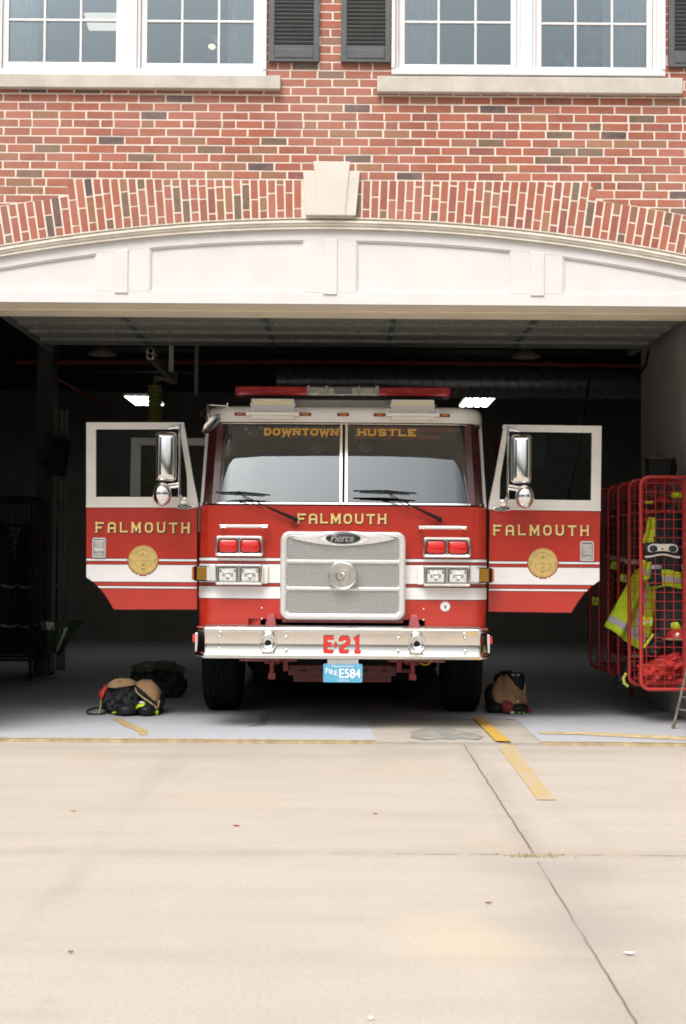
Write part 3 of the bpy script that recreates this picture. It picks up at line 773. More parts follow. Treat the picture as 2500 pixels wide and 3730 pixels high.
# bay interior
ZC = 4.5; YB = 24.5
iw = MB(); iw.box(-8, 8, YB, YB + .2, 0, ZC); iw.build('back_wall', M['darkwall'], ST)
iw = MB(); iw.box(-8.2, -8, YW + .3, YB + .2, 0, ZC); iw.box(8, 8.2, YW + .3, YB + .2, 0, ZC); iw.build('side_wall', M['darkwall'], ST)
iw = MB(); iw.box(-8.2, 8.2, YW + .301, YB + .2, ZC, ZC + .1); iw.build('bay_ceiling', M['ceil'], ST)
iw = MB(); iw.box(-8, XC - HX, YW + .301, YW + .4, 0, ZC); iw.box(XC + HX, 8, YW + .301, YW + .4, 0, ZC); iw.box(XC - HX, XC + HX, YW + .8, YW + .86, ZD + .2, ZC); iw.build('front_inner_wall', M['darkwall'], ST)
PX = WX(2336, 14.7, 1500)
iw = MB(); iw.box(PX, PX + .25, YW + .4, 14.7, .0, ZC); PW = iw.build('pier_wall', M['inwall'], ST)
iw = MB(); iw.tube([(PX + .03, 14.72, .1), (PX + .03, 14.72, 4.4)], .022); iw.build('conduit', M['grey'], PW, smooth=50)
for k in range(5):
    bm_ = MB(); y = 13.9 + k * 2.4; bm_.box(-8, 8, y, y + .16, ZC - .28, ZC - .001); bm_.build('ceiling_beam', M['ceil'], ST)
# ------------------------------------------------------------------ fire engine
YC = 12.15                                     # cab face
X0 = W(1251, 1900, YC)[0]
TR = thing('fire_engine', (X0, 13.4, 0), 'red and white fire engine with both front doors swung open in the bay', 'fire engine')
def hx(px, Y=YC, py=1900): return X0 - W(px, py, Y)[0]      # distance of a left-hand pixel from the centre line
def tz(py, Y=YC, px=1250): return W(px, py, Y)[1]
HW = hx(721); BOW = .035
def bow(x): return BOW * ((x - X0) / HW) ** 2
def plan(hw, yf, r, yb, n=8, m=8):
    """half-open plan outline from rear left round the front to rear right"""
    p = [(X0 - hw, yb)]
    for k in range(n + 1):
        a = R(180 + 90 * k / n); p.append((X0 - hw + r + math.cos(a) * r, yf + r + math.sin(a) * r))
    for k in range(1, m): p.append((X0 - hw + r + (2 * hw - 2 * r) * k / m, yf))
    for k in range(n + 1):
        a = R(270 + 90 * k / n); p.append((X0 + hw - r + math.cos(a) * r, yf + r + math.sin(a) * r))
    p.append((X0 + hw, yb))
    return [(x, y + bow(x)) for x, y in p]
ZB, ZBELT, ZMID = tz(2284), tz(1843), tz(2256)
CR = .17
cab = MB()
cab.loft([[Vector((x, y, z)) for x, y in plan(HW, YC, CR, 12.36)] for z in (ZMID, ZBELT)], True, True)
for s in (-1, 1):                              # skirts either side of the bumper gap
    xi = hx(952)
    pts = [(x, y) for x, y in plan(HW, YC, CR, 12.36) if (x - X0) * s > xi + .01]
    pts = pts + [(X0 + s * xi, 12.36), (X0 + s * xi, YC + bow(X0 + s * xi))] if s < 0 else [(X0 + s * xi, 12.36), (X0 + s * xi, YC + bow(X0 + s * xi))][1:] + pts + [(X0 + s * xi, 12.36)]
    cab.loft([[Vector((x, y, z)) for x, y in pts] for z in (ZB, ZMID + .0005)], True, True)
CAB = cab.build('cab', M['red'], TR, smooth=30)
# stripes round the cab nose
def nose_band(mb, z0, z1, off, yb=12.345, x_in=None):
    pl_ = plan(HW + off, YC - off, CR + off, yb)
    mb.loft([[Vector((x, y, z)) for x, y in pl_] for z in (z0, z1)], False, False, closed=False)
lm = MB(); wm = MB()
for a, b in ((2035, 2045), (2057, 2125), (2139, 2182)):
    nose_band(wm, tz(b), tz(a), .004); nose_band(lm, tz(b + 2.6), tz(a - 2.6), .002)
lm.build('pinstripe', M['line'], CAB, smooth=40); wm.build('reflective_stripe', M['stripe'], CAB, smooth=40)
for s in (-1, 1):
    for py in (2216, 2256):
        rv = MB(); rv.lathe(X0 + s * hx(957), tz(py), [(.008, YC), (.007, YC - .004), (.003, YC - .006)], 8); rv.build('rivet', M['stripe'], CAB)

# dark sheet standing in for the engine bay's shade in the gap, with the chassis horns
dk = MB(); dk.box(X0 - hx(948), X0 + hx(948), 12.365, 12.39, .62, ZMID + .02); dk.build('engine_bay_shade', M['cabin'], TR)
for s in (-1, 1):
    h = MB(); xa_, xb_ = hx(968), hx(1008)
    y = 12.02
    h.prism([(X0 + s * hx(967, y), tz(2292, y)), (X0 + s * hx(1010, y), tz(2292, y)), (X0 + s * hx(1003, y), tz(2240, y)), (X0 + s * hx(980, y), tz(2240, y))], y, 12.2)
    h.build('chassis_horn', PM('pink_red_primer', (.42, .09, .10), .5, var=.15), TR, bevel=.006)
gt = MB(); gt.prism([(X0 - hx(1032), tz(2268)), (X0 + hx(1032), tz(2268)), (X0 + hx(1032), ZMID - .0005), (X0 - hx(1032), ZMID - .0005)], YC + .002, YC + .05); gt.build('grille_skirt', M['red'], CAB)
# lettering on the nose
Z0L, Z1L = tz(1908), tz(1871)
sh = MB(); letters(sh, 'FALMOUTH', X0 - hx(1084) + .008, X0 + hx(1094) + .008, Z0L - .008, Z1L - .008, YC - .003, w=.2, gap=.34)
sh.build('lettering_shadow', M['line'], CAB, weld=False)
gl = MB(); letters(gl, 'FALMOUTH', X0 - hx(1084), X0 + hx(1094), Z0L, Z1L, YC - .008, w=.21, gap=.34); gl.build('lettering', M['gold'], CAB, weld=False)

# ------------------------------------------------------------------ windscreen and roof
ZG0, ZG1 = tz(1836), WZ(1541, 12.40)
TILT = .25 / (ZG1 - ZG0)
def gy(z): return YC + .01 + (z - ZG0) * TILT
def ghw(z): return HW - .012 - (z - ZG0) * .028
def gplan(z, off=0., r=.27, yb=None):
    return plan(ghw(z) + off, gy(z) - off, r, yb if yb else gy(z) + .34, 10, 8)
gw = MB()
zs_ = [ZG0 + (ZG1 - ZG0) * k / 10 for k in range(11)]
def rshape(z):                                  # upper corners of the glass round inwards
    return .21
gw.loft([[Vector((x, y, z)) for x, y in gplan(z)] for z in zs_], False, False, closed=False)
gw.build('windscreen', M['glass'], TR, smooth=50)
# trim: rubber and bright moulding
def trim(mb, z0, z1, off, lim=None):
    rings = []
    for z in (z0, z1): rings.append([Vector((x, y, z)) for x, y in gplan(z, off)])
    mb.loft(rings, False, False, closed=False)
rb = MB()
rbz = .012
trim(rb, ZG0 - .012, ZG0 + .018, .004); trim(rb, ZG1 - .022, ZG1 + .008, .004)
for x in (0,):
    rb.loft([[Vector((X0 + d, gy(z) - .005, z)) for d in (-.036, .036)] for z in (ZG0, ZG1)], False, False, closed=False)
rb.build('windscreen_rubber', M['black'], TR, smooth=50)
ch = MB()
trim(ch, ZG0 - .002, ZG0 + .012, .008); trim(ch, ZG1 - .013, ZG1 - .002, .008)
for s in (-1, 1):
    ch.loft([[Vector((X0 + s * d, gy(z) - .009, z)) for d in (.012, .034)] for z in (ZG0, ZG1)], False, False, closed=False)
# bright bead running up the corner
for s in (-1, 1):
    pts = []
    for z in zs_:
        pl_ = gplan(z, .004); x, y = (pl_[1] if s < 0 else pl_[-2]); pts.append((x, y + .01, z))
    ch.tube(pts, .007, 6)
ch.build('windscreen_trim', M['chrome'], TR, smooth=50)
# corner posts behind the wrapped glass, coloured like the red reflection there
for s in (-1, 1):
    cp = MB()
    rings = []
    for z in (ZG0, ZG1):
        hw, y = ghw(z), gy(z)
        base = [(hw - .10, y + .055), (hw - .185, y + .05), (hw - .15, y + .12), (hw - .04, y + .22), (hw - .02, y + .17)]
        rings.append([Vector((X0 + s * a, b, z)) for a, b in base])
    cp.loft(rings); cp.build('corner_post', PM('red_reflection_tone', (.075, .018, .016), .3, var=.2, coat=.2), TR, smooth=20)
# roof
ZRF = WZ(1484, 12.56)
rf = MB(); yr = gy(ZG1) - .012
def rplan(ins, z): return [Vector((x, y, z)) for x, y in plan(ghw(ZG1) + .018 - ins, yr + ins * .9, .22, 15.0, 10, 8)]
zr = ZG1 + .006
hr = ZRF - zr
rf.loft([rplan(.0, zr), rplan(.0, zr + hr * .45), rplan(.006, zr + hr * .66), rplan(.02, zr + hr * .82), rplan(.045, zr + hr * .93), rplan(.09, zr + hr * .99), rplan(.2, zr + hr * 1.03)], True, True)
RF = rf.build('roof', M['white'], TR, smooth=40)
# white pillars behind the glass corners
for s in (-1, 1):
    wp = MB()
    rings = []
    for z in (ZBELT, ZG1 + .01):
        hw, y = ghw(z) + .018, gy(z)
        rings.append([Vector((X0 + s * a, b, z)) for a, b in ((hw, y + .26), (hw, y + .345), (hw - .05, y + .345), (hw - .05, y + .26))])
    wp.loft(rings); wp.build('door_pillar', M['white'], TR)
# cab shell behind the doors
cs = MB()
cs.box(X0 - HW + .02, X0 + HW - .02, 13.25, 13.33, 1.0, ZG1); cs.box(X0 - HW + .02, X0 + HW - .02, 14.9, 15.0, .8, ZG1)
cs.box(X0 - HW + .02, X0 + HW - .02, 12.37, 15., .98, 1.06)
cs.box(X0 - .45, X0 + .45, 12.40, 14.2, 1.06, 1.60)
cs.build('cab_interior', M['cabin'], TR)
for s in (-1, 1):
    b = MB(); b.box(X0 + s * (HW - .06), X0 + s * HW, 13.3, 13.42, .9, ZG1); b.box(X0 + s * (HW - .06), X0 + s * HW, 14.5, 15., .9, ZG1); b.box(X0 + s * (HW - .05), X0 + s * HW, 14.0, 14.5, ZBELT - .35, ZBELT); b.build('cab_side', M['red'], TR)
    st_ = MB(); xs_ = X0 + s * .74
    st_.rr(xs_, 1.45, .48, .12, .05, [(.02, 12.85), (0, 12.88), (0, 13.2), (.02, 13.24)]); st_.rr(xs_, 1.88, .46, .72, .09, [(.03, 13.08), (0, 13.11), (0, 13.2), (.03, 13.24)]); st_.rr(xs_, 2.34, .3, .18, .06, [(.02, 13.07), (0, 13.1), (0, 13.18), (.02, 13.2)])
    st_.build('seat', M['seat'], TR, smooth=40)
ds = MB(); ds.prismz([(x, y + .03) for x, y in plan(HW - .1, YC + .06, .15, 12.55)], ZBELT - .1, ZBELT - .03); ds.build('dashboard', PM('grey_dashboard', (.10, .10, .095), .8), TR)
# sun visors and small fans, seen dimly
for s, px in ((-1, 1150), (1, 1171)):
    fn = MB(); fn.lathe(X0 + s * hx(px), tz(1628, 12.5), [(.05, 12.50), (.055, 12.52), (.05, 12.54)], 16); fn.tube([(X0 + s * hx(px), 12.52, tz(1628, 12.5) + .05), (X0 + s * hx(px) - s * .03, 12.55, ZG1)], .008); fn.build('cab_fan', PM('grey_green_plastic', (.15, .17, .15), .5), TR, smooth=40)
hd = MB(); hd.lathe(X0 - hx(822, 12.6), tz(1622, 12.6), [(.03, 12.57), (.055, 12.6), (.03, 12.63)], 16, .75, 1.45); hd.build('cab_speaker', PM('grey_speaker', (.2, .2, .2), .6), TR, smooth=40)
# hi-vis gloves on the dashboard
gv = MB()
for k in range(4): gv.lump((X0 - hx(838 + k * 18, 12.27), 12.27, ZBELT + .03 + .01 * (k % 2)), (.03, .03, .022), .3, 3, k, sub=2)
tag(gv.build('work_gloves', M['lime'], None, smooth=60), 'bright lime gloves lying behind the windscreen by the left wiper', 'gloves')
# flag decal and lettering inside the top of the glass
def onglass(mb, off): mb.warp(lambda v: Vector((v.x, gy(v.z) + off + bow(v.x), v.z)))
def strip(x0, x1, z0, z1, n=12, skew=0.):
    mb = MB(); mb.loft([[Vector((x0 + (x1 - x0) * k / n + (skew if z == z0 else 0), 0, z)) for k in range(n + 1)] for z in (z0, z1)], False, False, closed=False); return mb
fz0, fz1 = tz(1597, 12.33), tz(1552, 12.36)
b = strip(X0 - hx(815), X0 - hx(1232), fz0, fz1); onglass(b, .014); b.build('flag_decal', PM('dark_blue_film', (.03, .045, .09), .5, var=.3), TR)
b = MB()
for px, py in ((885, 1562), (940, 1556), (900, 1578), (1022, 1590), (1075, 1557)):
    cx_, cz_ = X0 - hx(px), tz(py, 12.34); sz = .022; a0 = random.random() * 6
    pts = [(cx_ + math.cos(a0 + math.pi * k / 5) * sz * (1 if k % 2 == 0 else .42), cz_ + math.sin(a0 + math.pi * k / 5) * sz * (1 if k % 2 == 0 else .42)) for k in range(10)]
    c = b.bm.verts.new((cx_, 0, cz_)); vs = [b.bm.verts.new((x, 0, z)) for x, z in pts]
    for i in range(10): b.bm.faces.new([c, vs[i], vs[(i + 1) % 10]])
onglass(b, .010); b.build('flag_stars', PM('white_film', (.6, .6, .6), .5), TR)
b = MB()
for a, c in ((0, .36), (.62, 1.)):
    q = strip(X0 + hx(1214), X0 + hx(840 + 60 * (a == 0)), fz0 + (fz1 - fz0) * a, fz0 + (fz1 - fz0) * c, 12, .02)
    me_ = bpy.data.meshes.new('tmp'); q.bm.to_mesh(me_); b.bm.from_mesh(me_); bpy.data.meshes.remove(me_); q.bm.free()
onglass(b, .010); b.build('flag_stripes', PM('faded_red_film', (.55, .08, .08), .5, var=.3), TR)
b = strip(X0 + hx(1214), X0 + hx(840), fz0, fz1, 12, .02); onglass(b, .014); b.build('flag_decal', PM('dark_maroon_film', (.09, .03, .035), .5, var=.3), TR)
for word, x0, x1 in (('DOWNTOWN', X0 - hx(954), X0 - hx(1230)), ('HUSTLE', X0 + (hx(954) - hx(954)) + (W(1304, 1570, YC)[0] - X0), W(1523, 1570, YC)[0])):
    for off, dx, mt, nm in ((.006, .006, 'line', 'lettering_shadow'), (.0, 0, 'goldt', 'lettering')):
        b = MB(); letters(b, word, x0 + dx, x1 + dx, tz(1586, 12.34) - dx, tz(1560, 12.34) - dx, 0, w=.30, gap=.2, serif=.17, sw=1.8)
        for v in b.bm.verts: v.co.y = v.co.y * .5
        b.warp(lambda v: Vector((v.x, gy(v.z) + off - .006 + bow(v.x) + v.y, v.z))); b.build(nm, M[mt], TR, weld=False)
# marker lights
for a, c in ((853, 896), (1091, 1134), (1229, 1272), (1362, 1404), (1601, 1641)):
    x0, x1 = W(a, 1509, 12.36)[0], W(c, 1509, 12.36)[0]; z = tz(1509, 12.36); yy = yr + bow((x0 + x1) / 2)
    m_ = MB(); m_.rr((x0 + x1) / 2, z, x1 - x0, .026, .008, [(0, yy + .02), (0, yy - .008), (.003, yy - .012)]); mo = m_.build('marker_light', M['black'], RF, smooth=40)
    m_ = MB(); m_.rr((x0 + x1) / 2, z, (x1 - x0) * .72, .018, .006, [(0, yy - .0115), (.001, yy - .02), (.004, yy - .024)]); m_.build('marker_lens', M['orange'], mo, smooth=40)
# flood lights
for a, c in ((916, 1073), (1426, 1582)):
    ym = 12.32; x0, x1 = W(a, 1480, ym)[0], W(c, 1480, ym)[0]; cx_ = (x0 + x1) / 2; w = x1 - x0
    z0, z1 = tz(1503, ym), tz(1455, ym)
    f_ = MB(); f_.box(cx_ - w * .62, cx_ + w * .62, ym - .05, ym + .22, tz(1516, ym), tz(1504.5, ym)); f_.box(cx_ - w * .5, cx_ + w * .5, ym - .02, ym + .2, tz(1527, ym), tz(1516, ym)); f_.box(cx_ - w * .62, cx_ + w * .62, ym + .06, ym + .16, tz(1504, ym), tz(1484, ym))
    for q in (-.38, .42): f_.lathe(cx_ + q * w, tz(1524, ym), [(.006, ym - .02), (.006, ym - .03)], 8)
    FLt = f_.build('flood_light', M['white'], RF, bevel=.004)
    f_ = MB(); f_.rr(cx_, (z0 + z1) / 2, w, z1 - z0, .012, [(.004, ym + .10), (0, ym + .09), (0, ym - .02), (.006, ym - .026), (.013, ym - .026), (.015, ym - .016)])
    for s in (-1, 1): f_.lathex(ym + .03, (z0 + z1) / 2 + .012, [(.012, cx_ + s * w * .5), (.012, cx_ + s * (w * .5 + .012))], 8)
    f_.build('light_housing', PM('white_lamp_housing', (.74, .72, .68), .4), FLt, smooth=35)
    f_ = MB(); f_.box(cx_ - w / 2 + .018, cx_ + w / 2 - .018, ym - .018, ym - .0175, z0 + .018, z1 - .018)
    m, nt = newmat('flood_lens'); out = nd(nt, 'ShaderNodeOutputMaterial'); bb = nd(nt, 'ShaderNodeBsdfPrincipled'); lk(nt, bb.outputs[0], out.inputs[0])
    gg = nd(nt, 'ShaderNodeNewGeometry'); sx_ = nd(nt, 'ShaderNodeSeparateXYZ'); lk(nt, gg.outputs['Position'], sx_.inputs[0])
    wv = nd(nt, 'ShaderNodeTexWave', wave_type='BANDS', bands_direction='X'); wv.inputs['Scale'].default_value = 24; lk(nt, gg.outputs['Position'], wv.inputs[0])
    cc = mixc(nt, ramp(nt, sx_.outputs[2], z0 + (z1 - z0) * .5, z0 + (z1 - z0) * .62), (.56, .55, .54), (.72, .66, .36)); cc = mixc(nt, ramp(nt, wv.outputs[1], .2, .9, 0, .3), cc, (.4, .38, .3))
    lk(nt, cc, bb.inputs['Base Color']); bb.inputs['Roughness'].default_value = .25
    f_.build('light_lens', m, FLt)
# light bar
yl = 12.62
lb = MB(); x0, x1 = W(862, 1430, yl)[0], W(1634, 1430, yl)[0]; lb.box(x0 + .06, x1 - .06, yl - .13, yl + .15, tz(1459, yl), tz(1448, yl)); 
LB = lb.build('light_bar', M['black'], RF, bevel=.01)
q = MB(); q.box(W(1072, 1470, yl)[0], W(1428, 1470, yl)[0], yl - .08, yl + .1, ZG1 + .12, tz(1459.5, yl))
for px in (1145, 1355): q.lathe(W(px, 1473, yl)[0], tz(1473, yl), [(.009, yl - .08), (.008, yl - .086)], 8)
q.build('light_bar_mount', PM('grey_mount', (.36, .34, .30), .5), LB, bevel=.004)
z0, z1 = tz(1447.5, yl), tz(1414, yl)
for a, c, mt, nm in ((861, 912, 'barred', 'end_lens'), (912, 1120, 'barred', 'red_lens'), (1132, 1186, 'barclear', 'clear_lens'), (1196, 1304, 'barclear', 'clear_lens'), (1312, 1366, 'barclear', 'clear_lens'), (1379, 1585, 'barred', 'red_lens'), (1585, 1636, 'barred', 'end_lens')):
    xa_, xb_ = W(a, 1430, yl)[0], W(c, 1430, yl)[0]; q = MB()
    rings = []
    endl, endr = a == 861, c == 1636
    for x, sc in ((xa_, .8 if endl else 1.), (xa_ + .03, 1.), (xb_ - .03, 1.), (xb_, .8 if endr else 1.)):
        rings.append([Vector((x, yl + yy_ * sc, zz_)) for yy_, zz_ in ((-.14, z0), (-.15, z0 + .02), (-.135, z1 - .012), (-.11, z1), (.13, z1), (.16, z0 + .02), (.15, z0))])
    q.loft(rings); q.build(nm, M[mt], LB, smooth=25)
M['divider'] = PM('grey_divider', (.30, .29, .25), .5)
for a, c in ((1120, 1132), (1186, 1196), (1304, 1312), (1366, 1379)):
    q = MB(); q.box(W(a, 1430, yl)[0] + .0005, W(c, 1430, yl)[0] - .0005, yl - .152, yl + .15, z0, z1 + .003); q.build('light_bar_divider', M['divider'], LB)
q = MB(); q.box(W(1217, 1430, yl)[0], W(1281, 1430, yl)[0], yl - .154, yl - .148, z0 + .012, z1 - .016); q.build('dark_module', PM('dark_module', (.12, .12, .11), .3), LB)

# ------------------------------------------------------------------ nose fittings
PERF, nt = newmat('perforated_steel')
out = nd(nt, 'ShaderNodeOutputMaterial'); bb = nd(nt, 'ShaderNodeBsdfPrincipled'); lk(nt, bb.outputs[0], out.inputs[0])
tc = nd(nt, 'ShaderNodeTexCoord'); sx_ = nd(nt, 'ShaderNodeSeparateXYZ'); lk(nt, tc.outputs['Object'], sx_.inputs[0])
PIT = .0205
def cell(off):
    u = mth(nt, 'SUBTRACT', mth(nt, 'FRACT', mth(nt, 'ADD', mth(nt, 'DIVIDE', sx_.outputs[0], PIT), 50 + off)), .5)
    v = mth(nt, 'SUBTRACT', mth(nt, 'FRACT', mth(nt, 'ADD', mth(nt, 'DIVIDE', sx_.outputs[2], PIT), 50 + off)), .5)
    return mth(nt, 'SQRT', mth(nt, 'ADD', mth(nt, 'MULTIPLY', u, u), mth(nt, 'MULTIPLY', v, v)))
dd = mth(nt, 'MINIMUM', cell(0.), cell(.5))
hole = mth(nt, 'LESS_THAN', dd, .27)
lk(nt, mixc(nt, hole, (.74, .74, .71), (.035, .04, .045)), bb.inputs['Base Color']); lk(nt, mth(nt, 'SUBTRACT', .75, mth(nt, 'MULTIPLY', hole, .75)), bb.inputs['Metallic'])
bb.inputs['Roughness'].default_value = .38
M['perf'] = PERF
gx0, gx1 = X0 - hx(1022, 12.08), X0 + hx(1022, 12.08)
YG = 12.06; gz0, gz1 = tz(2259, YG), tz(1936, YG); gcx = X0; gw_ = 2 * hx(1023, YG)
rows = [(tz(2236, YG), tz(2153, YG)), (tz(2138, YG), tz(2054, YG)), (tz(2039, YG), tz(1955, YG))]
ox = hx(1046, YG)
gm = MB(); gm.rr(gcx, (gz0 + gz1) / 2, gw_ - .03, gz1 - gz0 - .03, .05, [(0, YC + .03), (0, YG + .03)]); gm.box(gcx - ox - .01, gcx + ox + .01, YG + .014, YG + .0145, gz0 + .03, gz1 - .03)
GR = gm.build('grille', M['perf'], TR)
# bright surround: frame with a rolled edge, and two bars across
fr = MB()
n = 7
outer = lambda i: [Vector((x, YG, z)) for x, z in rrect(gcx, (gz0 + gz1) / 2, gw_ - 2 * i, gz1 - gz0 - 2 * i, .075 - i, n)]
def at(ring, y): return [Vector((p.x, y, p.z)) for p in ring]
icx, icz, iw_, ih_ = gcx, (rows[0][0] + rows[2][1]) / 2, 2 * ox, rows[2][1] - rows[0][0]
inner = lambda g_: [Vector((x, YG, z)) for x, z in rrect(icx, icz, iw_ + 2 * g_, ih_ + 2 * g_, .045 + g_, n)]
fr.loft([at(outer(0), YC + .04), at(outer(0), YG + .012), at(outer(.004), YG + .002), at(outer(.014), YG - .005), at(outer(.03), YG - .006), at(inner(.012), YG - .004), at(inner(.003), YG + .002), at(inner(0), YG + .016)], False, False)
for (za, zb) in ((rows[0][1], rows[1][0]), (rows[1][1], rows[2][0])):
    zc = (za + zb) / 2; hb = (zb - za) / 2
    prof = [(-1, .016), (-.8, .004), (-.35, -.004), (.35, -.004), (.8, .004), (1, .016)]
    fr.loft([[Vector((x, YG + yy_, zc + k * hb)) for k, yy_ in prof] for x in (gcx - ox - .004, gcx + ox + .004)], False, False, closed=False)
    for s in (-1, 1):                          # fillets where bars meet the sides
        for t in (-1, 1):
            zz = zc + t * hb; r_ = .03; c = (gcx + s * ox, zz); pts = [c]
            for k in range(6):
                a = math.pi / 2 * k / 5; pts.append((gcx + s * (ox - r_ + r_ * math.sin(a)) if 0 else gcx + s * (ox - r_ * (1 - math.sin(a))), zz + t * r_ * (1 - math.cos(a))))
            fr.prism(pts, YG + .006, YG + .016)
FR = fr.build('grille_frame', M['satin'], GR, smooth=40)
# eye-shaped badge dipping into the top opening
bz = tz(1961, YG)
def eye(hw, hh, y, n=16, p=1.35):
    pts = []
    for k in range(n): t = math.pi * k / n; pts.append(Vector((gcx - hw * math.cos(t), y, bz + hh * math.sin(t) ** p)))
    for k in range(n): t = math.pi * k / n; pts.append(Vector((gcx + hw * math.cos(t), y, bz - hh * math.sin(t) ** p)))
    return pts
bd = MB(); a = hx(1140, YG)
bd.loft([eye(a * 1.75, .062, YG + .014, 16, 2.0), eye(a * 1.7, .060, YG - .008, 16, 2.0), eye(a * .80, .054, YG - .014), eye(a * .76, .050, YG - .008)], False, True); bd.build('badge_bezel', M['satin'], GR, smooth=35)
bd = MB(); bd.lathe(gcx, bz, [(.06, YG - .007), (.06, YG - .012), (.055, YG - .015)], 32, hx(1188, YG) / .06, .047 / .06); BDG = bd.build('badge', PM('black_green_enamel', (.012, .02, .016), .15, coat=.6), GR, smooth=40)
bd = MB(); typeset(bd, 'Pierce', gcx - hx(1205, YG), gcx + hx(1212, YG), bz - .030, bz + .036, YG - .0165, .3, .01); bd.build('badge_lettering', M['alu'], BDG, weld=False)
# siren in the middle of the grille
sz = tz(2096, YG); sr = .127
sn = MB(); sn.lathe(gcx, sz, [(sr * .98, YG + .02), (sr, YG - .02), (sr * .97, YG - .045), (sr * .90, YG - .052), (sr * .84, YG - .046), (sr * .80, YG - .042)], 40, cap1=False)
SN = sn.build('siren', M['alu'], GR, smooth=35)
sn = MB(); prof = [(sr * .81, YG - .042)]
for k in range(7): r0_ = sr * (.78 - k * .055); prof += [(r0_, YG - .046), (r0_ - sr * .025, YG - .042)]
prof += [(sr * .38, YG - .05), (sr * .3, YG - .05), (sr * .27, YG - .04), (sr * .14, YG - .046), (.002, YG - .048)]
sn.lathe(gcx, sz, prof, 40, cap0=False); sn.build('siren_face', PM('siren_face', (.66, .65, .60), .34, metal=.8, var=.08, scale=20), SN, smooth=25)
sn = MB(); sn.tube([(gcx - .02 + .035 * math.cos(t * .4), YG - .053, sz - .004 + .035 * math.sin(t * .4)) for t in range(6, 16)], .005); sn.box(gcx - .02, gcx - .008, YG - .056, YG - .05, sz - .01, sz + .02); sn.build('siren_mark', M['grey'], SN)

